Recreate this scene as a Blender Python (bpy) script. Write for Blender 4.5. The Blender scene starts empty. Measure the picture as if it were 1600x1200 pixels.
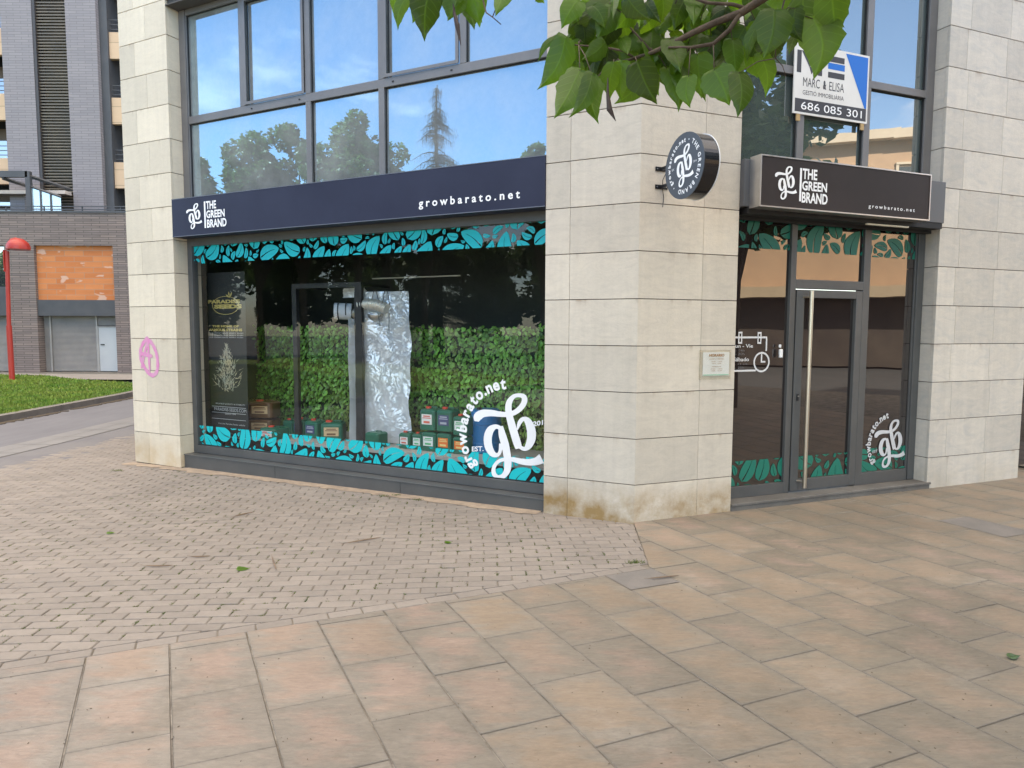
import bpy, bmesh, math, random
from mathutils import Vector, Matrix
R_=math.radians
sc=bpy.context.scene
COL=sc.collection
# ---------------------------------------------------------------- camera
H=1.7347; F_PX=1079.17; PITCH=R_(4.601); ROLL=R_(-0.226)
cam_d=bpy.data.cameras.new('camera'); cam=bpy.data.objects.new('camera',cam_d); COL.objects.link(cam)
cam_d.sensor_width=36; cam_d.sensor_fit='HORIZONTAL'; cam_d.lens=36*F_PX/1600
cam_d.clip_start=.05; cam_d.clip_end=2000
cam.location=(0,0,H); cam.rotation_mode='XYZ'
cam.matrix_world=Matrix.Translation((0,0,H))@Matrix.Rotation(R_(90)-PITCH,4,'X')@Matrix.Rotation(-ROLL,4,'Z')
sc.camera=cam
# ---------------------------------------------------------------- sky, sun, exposure
SUN_AZ=-22.; SUN_EL=40.
W=bpy.data.worlds.new('World'); sc.world=W; W.use_nodes=True
nt=W.node_tree; nt.nodes.clear()
def N(nt,t,**k):
    n=nt.nodes.new(t)
    for a,b in k.items():
        if a.startswith('_'): setattr(n,a[1:],b)
        else: n.inputs[a.replace('__',' ')].default_value=b
    return n
sky=N(nt,'ShaderNodeTexSky',_sky_type='NISHITA',_sun_disc=False,_sun_elevation=R_(SUN_EL),_sun_rotation=R_(SUN_AZ),_air_density=1.0,_dust_density=0.6,_ozone_density=2.2)
tc=N(nt,'ShaderNodeTexCoord'); sep=N(nt,'ShaderNodeSeparateXYZ'); nt.links.new(tc.outputs['Generated'],sep.inputs[0])
def M(nt,op,a,b=None,c=None,clamp=False):
    n=nt.nodes.new('ShaderNodeMath'); n.operation=op; n.use_clamp=clamp
    for i,v in enumerate((a,b,c)):
        if v is None: continue
        if isinstance(v,(int,float)): n.inputs[i].default_value=v
        else: nt.links.new(v,n.inputs[i])
    return n.outputs[0]
zz=M(nt,'ADD',M(nt,'MAXIMUM',sep.outputs[2],0.0),.16)
cx=nt.nodes.new('ShaderNodeCombineXYZ')
nt.links.new(M(nt,'DIVIDE',sep.outputs[0],zz),cx.inputs[0]); nt.links.new(M(nt,'DIVIDE',sep.outputs[1],zz),cx.inputs[1])
noi=N(nt,'ShaderNodeTexNoise',Scale=1.15,Detail=7.,Roughness=.56,Distortion=.25); nt.links.new(cx.outputs[0],noi.inputs['Vector'])
mr=N(nt,'ShaderNodeMapRange'); mr.inputs[1].default_value=.54; mr.inputs[2].default_value=.80
hi=N(nt,'ShaderNodeMapRange'); hi.inputs[1].default_value=.48; hi.inputs[2].default_value=.8; hi.inputs[3].default_value=0.; hi.inputs[4].default_value=.26; nt.links.new(sep.outputs[2],hi.inputs[0])  # extra warm cloud overhead, out of view, added to warm the scene's light
fro=N(nt,'ShaderNodeMapRange'); fro.inputs[1].default_value=.1; fro.inputs[2].default_value=.8; fro.inputs[3].default_value=0.; fro.inputs[4].default_value=.0; nt.links.new(sep.outputs[0],fro.inputs[0])
nt.links.new(M(nt,'ADD',noi.outputs[0],M(nt,'ADD',hi.outputs[0],fro.outputs[0])),mr.inputs[0])
mx=N(nt,'ShaderNodeMixRGB'); nt.links.new(M(nt,'MULTIPLY',mr.outputs[0],.9),mx.inputs[0]); nt.links.new(sky.outputs[0],mx.inputs[1]); mx.inputs[2].default_value=(9.8,8.45,6.8,1)
bg=N(nt,'ShaderNodeBackground',Strength=.12); nt.links.new(mx.outputs[0],bg.inputs[0])
wo=N(nt,'ShaderNodeOutputWorld'); nt.links.new(bg.outputs[0],wo.inputs[0])
sd=bpy.data.lights.new('sun','SUN'); sd.energy=4.0; sd.angle=R_(.5); sd.color=(1,.93,.82)
sun=bpy.data.objects.new('sun',sd); COL.objects.link(sun)
a,e=R_(SUN_AZ),R_(SUN_EL)
sun.rotation_euler=Vector((math.sin(a)*math.cos(e),math.cos(a)*math.cos(e),math.sin(e))).to_track_quat('Z','Y').to_euler()
vs=sc.view_settings; vs.view_transform='Standard'; vs.look='None'; vs.gamma=1; vs.use_curve_mapping=False; vs.exposure=2.36
# ---------------------------------------------------------------- geometry of the place
AL=R_(-63.238); AR=R_(68.199)
C=Vector((1.10107,6.08723,0)); Lv=Vector((math.sin(AL),math.cos(AL),0)); Rv=Vector((math.sin(AR),math.cos(AR),0))
nL=Vector((math.cos(AL),-math.sin(AL),0)); nR=Vector((-math.cos(AR),math.sin(AR),0))
def FL(x,d,z): return C-Lv*x+nL*d+Vector((0,0,z))      # window side: x grows to the right, d into the building
def FR(x,d,z): return C+Rv*x+nR*d+Vector((0,0,z))      # door side
def WO(x,y,z): return Vector((x,y,z))
def ray(u,v):
    xr=(u-800)/F_PX; yr=(600-v)/F_PX; cr,sr=math.cos(ROLL),math.sin(ROLL)
    x=xr*cr-yr*sr; yc=xr*sr+yr*cr; c,s=math.cos(PITCH),math.sin(PITCH)
    return Vector((x,c+s*yc,-s+c*yc))
def onp(u,v,D,Nn,d):
    r=ray(u,v); t=(C.dot(Nn)+d)/r.dot(Nn); p=r*t; return ((p-C).dot(D),p.z+H)
def pl(u,v,d=0): return onp(u,v,-Lv,nL,d)
def pr(u,v,d=0): return onp(u,v,Rv,nR,d)
def py(u,v,Y): r=ray(u,v); t=Y/r.y; return (r.x*t,r.z*t+H)
def pd(u,v,D): return Vector((0,0,H))+ray(u,v)*D
P1=Vector((1.00723,4.88879,0)); HN=Vector((-.39073,.9205,0)); HD=Vector((.9205,.39073,0))
def g(x,y):
    t=max(0,(x-P1.x)*HN.x+(y-P1.y)*HN.y)
    return -0.014*min(t,9)+min(.15,.0065*max(0,t-12))
def gp(u,v,dz=0):
    z=0; r=ray(u,v)
    for i in range(40):
        t=(z+dz-H)/r.z; z=.5*z+.5*g(r.x*t,r.y*t)
    return Vector((r.x*t,r.y*t,z+dz))
# ---------------------------------------------------------------- object helpers
def tag(o,label=None,cat=None,group=None,kind=None):
    for k,v in (('label',label),('category',cat),('group',group),('kind',kind)):
        if v: o[k]=v
    return o
def thing(name,loc=(0,0,0),label=None,cat=None,group=None,rot=0):
    o=bpy.data.objects.new(name,None); COL.objects.link(o); o.empty_display_size=.2
    o.location=loc; o.rotation_euler=(0,0,rot); return tag(o,label,cat,group)
def wm(o):
    m=Matrix.LocRotScale(o.location,o.rotation_euler,o.scale)
    return wm(o.parent)@m if o.parent else m
class MB:
    def __init__(s,fr=WO): s.v=[];s.f=[];s.fr=fr;s.uv={}
    def add(s,vs,fs):
        n=len(s.v); s.v+=[s.fr(*p) for p in vs]; s.f+=[tuple(i+n for i in f) for f in fs]; return s
    def box(s,x0,x1,y0,y1,z0,z1):
        return s.add([(x0,y0,z0),(x1,y0,z0),(x1,y1,z0),(x0,y1,z0),(x0,y0,z1),(x1,y0,z1),(x1,y1,z1),(x0,y1,z1)],
            [(0,3,2,1),(4,5,6,7),(0,1,5,4),(1,2,6,5),(2,3,7,6),(3,0,4,7)])
    def poly(s,pts): return s.add(pts,[tuple(range(len(pts)))])
    def prism(s,pts,d0,d1):   # pts (x,z) outline extruded along d
        n=len(pts)
        return s.add([(x,d0,z) for x,z in pts]+[(x,d1,z) for x,z in pts],[tuple(range(n)),tuple(range(2*n-1,n-1,-1))]+[(i,i+n,(i+1)%n+n,(i+1)%n) for i in range(n)])
    def tube(s,pts,rad,n=8,caps=True):
        P=[Vector(p) for p in pts]; rad=rad if hasattr(rad,'__len__') else [rad]*len(P); vs=[]; fs=[]
        up=Vector((0,0,1)); prev=None
        for i,p in enumerate(P):
            t=(P[min(i+1,len(P)-1)]-P[max(i-1,0)]).normalized()
            a=t.cross(up if prev is None else prev) if prev is None else prev-t*prev.dot(t)
            if a.length<1e-4: a=t.cross(Vector((1,0,0)))
            a.normalize(); prev=a; b=t.cross(a)
            for k in range(n):
                th=2*math.pi*k/n; vs.append(tuple(p+(a*math.cos(th)+b*math.sin(th))*rad[i]))
        for i in range(len(P)-1):
            for k in range(n): fs.append((i*n+k,i*n+(k+1)%n,(i+1)*n+(k+1)%n,(i+1)*n+k))
        if caps: fs+= [tuple(range(n-1,-1,-1)),tuple(range((len(P)-1)*n,len(P)*n))]
        return s.add(vs,fs)
    def loft(s,secs):
        n=len(secs[0]); vs=[p for q in secs for p in q]; fs=[]
        for i in range(len(secs)-1):
            for k in range(n): fs.append((i*n+k,i*n+(k+1)%n,(i+1)*n+(k+1)%n,(i+1)*n+k))
        fs+=[tuple(range(n-1,-1,-1)),tuple(range((len(secs)-1)*n,len(secs)*n))]
        return s.add(vs,fs)
    def build(s,name,mat,parent=None,smooth=False,bevel=0,uvs=None,label=None):
        me=bpy.data.meshes.new(name)
        inv=wm(parent).inverted() if parent else Matrix()
        me.from_pydata([tuple(inv@Vector(p)) for p in s.v],[],s.f); me.materials.append(mat)
        if uvs:
            l=me.uv_layers.new(name='UVMap')
            i=0
            for q in uvs:
                for p in q: l.data[i].uv=p; i+=1
        if not uvs:
            bm=bmesh.new(); bm.from_mesh(me); bmesh.ops.recalc_face_normals(bm,faces=bm.faces); bm.to_mesh(me); bm.free()
        if smooth:
            for p in me.polygons: p.use_smooth=True
        o=bpy.data.objects.new(name,me); COL.objects.link(o)
        if parent: o.parent=parent
        if bevel:
            m=o.modifiers.new('bevel','BEVEL'); m.width=bevel; m.segments=2; m.limit_method='ANGLE'
        if label: o['label']=label
        return o
def copy_tree(o,parent=None):
    c=o.copy(); COL.objects.link(c)
    if parent: c.parent=parent
    for ch in [x for x in bpy.data.objects if x.parent==o]: copy_tree(ch,c)
    return c
def clip(poly,px,pz,nx,nz):   # keep the side where (p-P).n>=0
    out=[]
    for i in range(len(poly)):
        a=poly[i-1]; b=poly[i]; da=(a[0]-px)*nx+(a[1]-pz)*nz; db=(b[0]-px)*nx+(b[1]-pz)*nz
        if (da>=0)!=(db>=0):
            t=da/(da-db); out.append((a[0]+(b[0]-a[0])*t,a[1]+(b[1]-a[1])*t))
        if db>=0: out.append(b)
    return out
def clipr(p,x0,x1,z0,z1):
    for q in ((x0,0,1,0),(x1,0,-1,0),(0,z0,0,1),(0,z1,0,-1)):
        p=clip(p,*q)
        if len(p)<3: return []
    return p
# ---------------------------------------------------------------- materials
def mat(name,col=(.5,.5,.5),rough=.6,metal=0,spec=.5,trans=0):
    m=bpy.data.materials.new(name); m.use_nodes=True; b=m.node_tree.nodes['Principled BSDF']
    b.inputs['Base Color'].default_value=(*col,1); b.inputs['Roughness'].default_value=rough; b.inputs['Metallic'].default_value=metal
    b.inputs['Specular IOR Level'].default_value=spec
    return m
def noisy(name,c1,c2,scale=5,rough=.6,detail=6,stretch=(1,1,1),bump=0,bscale=None,isl=0,metal=0,spec=.5,lo=.35,hi=.65,coord='Object',dist=0,fine=0):
    m=mat(name,c1,rough,metal,spec); nt=m.node_tree; b=nt.nodes['Principled BSDF']
    tc=N(nt,'ShaderNodeTexCoord'); mp=N(nt,'ShaderNodeMapping'); mp.inputs['Scale'].default_value=stretch; nt.links.new(tc.outputs[coord],mp.inputs[0])
    n1=N(nt,'ShaderNodeTexNoise',Scale=float(scale),Detail=float(detail),Roughness=.6,Distortion=float(dist)); nt.links.new(mp.outputs[0],n1.inputs['Vector'])
    mr=N(nt,'ShaderNodeMapRange'); mr.inputs[1].default_value=lo; mr.inputs[2].default_value=hi; nt.links.new(n1.outputs[0],mr.inputs[0])
    mx=N(nt,'ShaderNodeMixRGB'); nt.links.new(mr.outputs[0],mx.inputs[0]); mx.inputs[1].default_value=(*c1,1); mx.inputs[2].default_value=(*c2,1)
    out=mx.outputs[0]
    if fine:
        n3=N(nt,'ShaderNodeTexNoise',Scale=float(scale)*14,Detail=4.,Roughness=.7); nt.links.new(mp.outputs[0],n3.inputs['Vector'])
        hv=N(nt,'ShaderNodeHueSaturation'); nt.links.new(out,hv.inputs['Color']); nt.links.new(M(nt,'ADD',M(nt,'MULTIPLY',n3.outputs[0],fine*2),1-fine),hv.inputs['Value']); out=hv.outputs[0]
    if isl:
        ge=N(nt,'ShaderNodeNewGeometry'); hv=N(nt,'ShaderNodeHueSaturation'); nt.links.new(out,hv.inputs['Color'])
        nt.links.new(M(nt,'ADD',M(nt,'MULTIPLY',ge.outputs['Random Per Island'],isl*2),1-isl),hv.inputs['Value']); out=hv.outputs[0]
    nt.links.new(out,b.inputs['Base Color'])
    if bump:
        n2=N(nt,'ShaderNodeTexNoise',Scale=float(bscale or scale*6),Detail=6.,Roughness=.6); nt.links.new(mp.outputs[0],n2.inputs['Vector'])
        bp=N(nt,'ShaderNodeBump',Strength=float(bump),Distance=.01); nt.links.new(n2.outputs[0],bp.inputs['Height']); nt.links.new(bp.outputs[0],b.inputs['Normal'])
    return m
def stone_mat(name,base,vein,warm):
    m=mat(name,base,.55,spec=.35); nt=m.node_tree; b=nt.nodes['Principled BSDF']
    tc=N(nt,'ShaderNodeTexCoord'); ge=N(nt,'ShaderNodeNewGeometry'); rnd=ge.outputs['Random Per Island']
    # shift the pattern from slab to slab
    off=N(nt,'ShaderNodeVectorMath',_operation='ADD'); cb=N(nt,'ShaderNodeCombineXYZ')
    nt.links.new(M(nt,'MULTIPLY',rnd,37.),cb.inputs[0]); nt.links.new(M(nt,'MULTIPLY',rnd,91.),cb.inputs[2])
    nt.links.new(tc.outputs['Object'],off.inputs[0]); nt.links.new(cb.outputs[0],off.inputs[1])
    mp=N(nt,'ShaderNodeMapping'); mp.inputs['Scale'].default_value=(1,1,2.6); nt.links.new(off.outputs[0],mp.inputs[0])
    n1=N(nt,'ShaderNodeTexNoise',Scale=3.4,Detail=9.,Roughness=.62,Distortion=1.6); nt.links.new(mp.outputs[0],n1.inputs['Vector'])
    r1=N(nt,'ShaderNodeValToRGB'); nt.links.new(n1.outputs[0],r1.inputs[0]); e=r1.color_ramp.elements
    e[0].position=.3; e[0].color=(*vein,1); e[1].position=.52; e[1].color=(*base,1); q=e.new(.7); q.color=(*warm,1)
    # thin veins
    n2=N(nt,'ShaderNodeTexNoise',Scale=5.5,Detail=5.,Roughness=.6,Distortion=2.2); nt.links.new(mp.outputs[0],n2.inputs['Vector'])
    v=M(nt,'ABSOLUTE',M(nt,'SUBTRACT',n2.outputs[0],.5)); v=M(nt,'SUBTRACT',1.,M(nt,'MULTIPLY',v,26.),clamp=True)
    mx=N(nt,'ShaderNodeMixRGB'); nt.links.new(M(nt,'MULTIPLY',v,.16),mx.inputs[0]); nt.links.new(r1.outputs[0],mx.inputs[1]); mx.inputs[2].default_value=(*[c*.66 for c in vein],1)
    # dirt low on the stone and rusty runs under joints
    sp=N(nt,'ShaderNodeSeparateXYZ'); nt.links.new(tc.outputs['Object'],sp.inputs[0])
    n3=N(nt,'ShaderNodeTexNoise',Scale=2.6,Detail=8.,Roughness=.65); nt.links.new(tc.outputs['Object'],n3.inputs['Vector'])
    lowm=N(nt,'ShaderNodeMapRange'); lowm.inputs[1].default_value=.36; lowm.inputs[2].default_value=.12; nt.links.new(sp.outputs[2],lowm.inputs[0])
    dm=M(nt,'MULTIPLY',lowm.outputs[0],M(nt,'ADD',M(nt,'MULTIPLY',M(nt,'SUBTRACT',n3.outputs[0],.40),3.6),.28),clamp=True)
    mx2=N(nt,'ShaderNodeMixRGB'); nt.links.new(M(nt,'MULTIPLY',dm,DIRT[0]),mx2.inputs[0]); nt.links.new(mx.outputs[0],mx2.inputs[1]); mx2.inputs[2].default_value=DIRT[1]
    m5=N(nt,'ShaderNodeMapping'); m5.inputs['Scale'].default_value=(7,7,1.1); nt.links.new(tc.outputs['Object'],m5.inputs[0])
    n5=N(nt,'ShaderNodeTexNoise',Scale=1.6,Detail=5.); nt.links.new(m5.outputs[0],n5.inputs['Vector'])
    jf=M(nt,'FRACT',M(nt,'DIVIDE',M(nt,'SUBTRACT',sp.outputs[2],1.5837-.415*20),.415))
    jm=M(nt,'POWER',jf,14.); rs=M(nt,'MULTIPLY',M(nt,'MULTIPLY',M(nt,'SUBTRACT',n5.outputs[0],.56),7.,clamp=True),jm,clamp=True)
    mx3=N(nt,'ShaderNodeMixRGB'); nt.links.new(M(nt,'MULTIPLY',rs,.55),mx3.inputs[0]); nt.links.new(mx2.outputs[0],mx3.inputs[1]); mx3.inputs[2].default_value=(.19,.10,.045,1)
    hv=N(nt,'ShaderNodeHueSaturation'); nt.links.new(mx3.outputs[0],hv.inputs['Color']); nt.links.new(M(nt,'ADD',M(nt,'MULTIPLY',rnd,.22),.89),hv.inputs['Value'])
    m6=N(nt,'ShaderNodeMapping'); m6.inputs['Scale'].default_value=(9,9,.45); nt.links.new(tc.outputs['Object'],m6.inputs[0])
    n6=N(nt,'ShaderNodeTexNoise',Scale=1.5,Detail=6.,Roughness=.6); nt.links.new(m6.outputs[0],n6.inputs['Vector'])
    n7=N(nt,'ShaderNodeTexNoise',Scale=.9,Detail=5.,Roughness=.6); nt.links.new(tc.outputs['Object'],n7.inputs['Vector'])
    h2=N(nt,'ShaderNodeHueSaturation'); nt.links.new(hv.outputs[0],h2.inputs['Color']); nt.links.new(M(nt,'ADD',M(nt,'ADD',M(nt,'MULTIPLY',n6.outputs[0],.22),M(nt,'MULTIPLY',n7.outputs[0],.26)),.76),h2.inputs['Value'])
    nt.links.new(h2.outputs[0],b.inputs['Base Color'])
    n4=N(nt,'ShaderNodeTexNoise',Scale=60.,Detail=5.); nt.links.new(tc.outputs['Object'],n4.inputs['Vector'])
    bp=N(nt,'ShaderNodeBump',Strength=.18,Distance=.01); nt.links.new(n4.outputs[0],bp.inputs['Height']); nt.links.new(bp.outputs[0],b.inputs['Normal'])
    return m
DIRT=(1.0,(.27,.175,.07,1)); M_stone=stone_mat('beige limestone',(.54,.485,.40),(.49,.44,.365),(.565,.505,.41))
DIRT=(.55,(.46,.32,.16,1)); M_stoneL=stone_mat('cream limestone',(.62,.545,.42),(.59,.515,.395),(.64,.56,.425))
DIRT=(.30,(.36,.29,.19,1)); M_stoneR=stone_mat('grey limestone',(.52,.48,.415),(.45,.43,.39),(.56,.515,.44))
M_joint=mat('dark joint',(.035,.03,.025),.9)
M_frame=noisy('grey aluminium',(.085,.087,.086),(.105,.105,.102),3,.42,metal=.25,fine=.06)
M_frameU=noisy('bronze grey aluminium',(.155,.148,.145),(.185,.175,.168),3,.45,metal=.3,fine=.08)
M_gasket=mat('black gasket',(.01,.01,.01),.6)
M_dark=mat('dark interior paint',(.018,.02,.02),.8)
M_white=noisy('white vinyl',(.78,.78,.77),(.74,.74,.74),8,.5)
M_teal=noisy('teal vinyl',(.0,.46,.48),(.0,.42,.45),2,.45)
M_green=noisy('dark green vinyl',(.004,.155,.105),(.006,.13,.09),2,.5)
M_navy=noisy('navy sign panel',(.015,.017,.038),(.022,.025,.050),1.2,.5,fine=.08,bump=.02,spec=.28)
M_brownsign=noisy('charcoal brown sign panel',(.024,.017,.0145),(.033,.023,.020),1.2,.6,fine=.08,spec=.28)
M_black=mat('black plastic',(.012,.012,.014),.35)
M_alu=noisy('brushed aluminium',(.62,.60,.57),(.5,.48,.46),6,.35,metal=.9)
M_steel=noisy('brushed steel',(.66,.58,.47),(.56,.50,.42),2,.28,metal=1,stretch=(30,30,1))
def glass(name,fac,tint=(1,1,1),refl=(1,1,1),ior=1.5,k=2.0,base=None,rough=0.0,dust=0):
    m=bpy.data.materials.new(name); m.use_nodes=True; nt=m.node_tree; nt.nodes.clear()
    o=N(nt,'ShaderNodeOutputMaterial'); gl=N(nt,'ShaderNodeBsdfGlossy',Roughness=rough); gl.inputs['Color'].default_value=(*refl,1)
    if base:
        t=N(nt,'ShaderNodeBsdfDiffuse')
        tcn=N(nt,'ShaderNodeTexCoord'); n1=N(nt,'ShaderNodeTexNoise',Scale=1.2,Detail=6.); nt.links.new(tcn.outputs['Object'],n1.inputs['Vector'])
        mxx=N(nt,'ShaderNodeMixRGB'); nt.links.new(n1.outputs[0],mxx.inputs[0]); mxx.inputs[1].default_value=(*[c*.75 for c in base],1); mxx.inputs[2].default_value=(*[c*1.25 for c in base],1)
        nt.links.new(mxx.outputs[0],t.inputs['Color'])
    else: t=N(nt,'ShaderNodeBsdfTransparent'); t.inputs['Color'].default_value=(*tint,1)
    ge=N(nt,'ShaderNodeNewGeometry'); dp=N(nt,'ShaderNodeVectorMath',_operation='DOT_PRODUCT'); nt.links.new(ge.outputs['Incoming'],dp.inputs[0]); nt.links.new(ge.outputs['Normal'],dp.inputs[1])
    fz=M(nt,'POWER',M(nt,'SUBTRACT',1.,M(nt,'ABSOLUTE',dp.outputs['Value'])),5.); f=M(nt,'ADD',M(nt,'MULTIPLY',M(nt,'ADD',M(nt,'MULTIPLY',fz,.96),.04),k),fac,clamp=True)
    # slightly wavy panes
    tcn=N(nt,'ShaderNodeTexCoord'); nw=N(nt,'ShaderNodeTexNoise',Scale=1.3,Detail=1.); nt.links.new(tcn.outputs['Object'],nw.inputs['Vector'])
    bp=N(nt,'ShaderNodeBump',Strength=.05,Distance=.02); nt.links.new(nw.outputs[0],bp.inputs['Height']); nt.links.new(bp.outputs[0],gl.inputs['Normal'])
    mx=N(nt,'ShaderNodeMixShader'); nt.links.new(f,mx.inputs[0]); nt.links.new(t.outputs[0],mx.inputs[1]); nt.links.new(gl.outputs[0],mx.inputs[2]); out=mx.outputs[0]
    if dust:
        n2=N(nt,'ShaderNodeTexNoise',Scale=2.0,Detail=8.,Roughness=.7); nt.links.new(tcn.outputs['Object'],n2.inputs['Vector'])
        sp=N(nt,'ShaderNodeSeparateXYZ'); nt.links.new(tcn.outputs['Object'],sp.inputs[0])
        lm=N(nt,'ShaderNodeMapRange'); lm.inputs[1].default_value=3.95; lm.inputs[2].default_value=3.25; nt.links.new(sp.outputs[2],lm.inputs[0])
        d=N(nt,'ShaderNodeBsdfDiffuse'); d.inputs['Color'].default_value=(.6,.62,.6,1)
        m2=N(nt,'ShaderNodeMixShader'); nt.links.new(M(nt,'MULTIPLY',M(nt,'MULTIPLY',lm.outputs[0],n2.outputs[0]),dust,clamp=True),m2.inputs[0]); nt.links.new(out,m2.inputs[1]); nt.links.new(d.outputs[0],m2.inputs[2]); out=m2.outputs[0]
    nt.links.new(out,o.inputs[0]); return m
M_glassS=glass('clear shop glass',.0,(.95,.97,.96),k=1.1)
M_glassU=glass('reflective window glass',.36,refl=(.50,.80,1),base=(.022,.026,.026),k=1.,dust=.45)
M_glassUR=glass('tinted window glass',.20,base=(.07,.09,.085),k=1.)
M_glassD=glass('dark filmed glass',.07,base=(.015,.0105,.010),k=1.5)
def text2d(s,bold=0.,spacing=1.):
    c=bpy.data.curves.new('t','FONT'); c.body=s; c.size=1; c.offset=bold; c.space_character=spacing; c.resolution_u=3; c.align_x='LEFT'
    o=bpy.data.objects.new('t',c); COL.objects.link(o)
    dg=bpy.context.evaluated_depsgraph_get(); me=bpy.data.meshes.new_from_object(o.evaluated_get(dg))
    vs=[(v.co.x,v.co.y) for v in me.vertices]; fs=[tuple(p.vertices) for p in me.polygons]
    bpy.data.objects.remove(o); bpy.data.curves.remove(c); bpy.data.meshes.remove(me)
    return vs,fs
def text(mb,s,x0,x1,z0,z1,d,bold=0.,spacing=1.,slope=0):
    vs,fs=text2d(s,bold,spacing)
    if not vs: return
    a=min(p[0] for p in vs); b=max(p[0] for p in vs); c=min(p[1] for p in vs); e=max(p[1] for p in vs)
    sx=(x1-x0)/(b-a); sz=(z1-z0)/(e-c)
    mb.add([(x0+(x-a)*sx,d,z0+(z-c)*sz+slope*(x-a)*sx) for x,z in vs],fs)
def arc_text(mb,s,cx,cz,r,a0,a1,d,size,bold=0.,flip=False,wf=1.):
    ws=[]; gl=[]
    for ch in s:
        if ch==' ': ws.append(.35); gl.append(None); continue
        vs,fs=text2d(ch,bold); a=min(p[0] for p in vs); b=max(p[0] for p in vs); ws.append(b-a+.13); gl.append((vs,fs,a,b))
    tot=sum(ws); acc=0
    for w,q in zip(ws,gl):
        m=acc+w/2; acc+=w
        if not q: continue
        th=R_(a0+(a1-a0)*m/tot); vs,fs,a,b=q; px,pz=cx+r*math.cos(th),cz+r*math.sin(th)
        ro=th-math.pi/2 if not flip else th+math.pi/2
        cr,sr=math.cos(ro),math.sin(ro)
        mb.add([(px+((x-(a+b)/2)*wf*cr-(z-.35)*sr)*size,d,pz+((x-(a+b)/2)*wf*sr+(z-.35)*cr)*size) for x,z in vs],fs)
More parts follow.
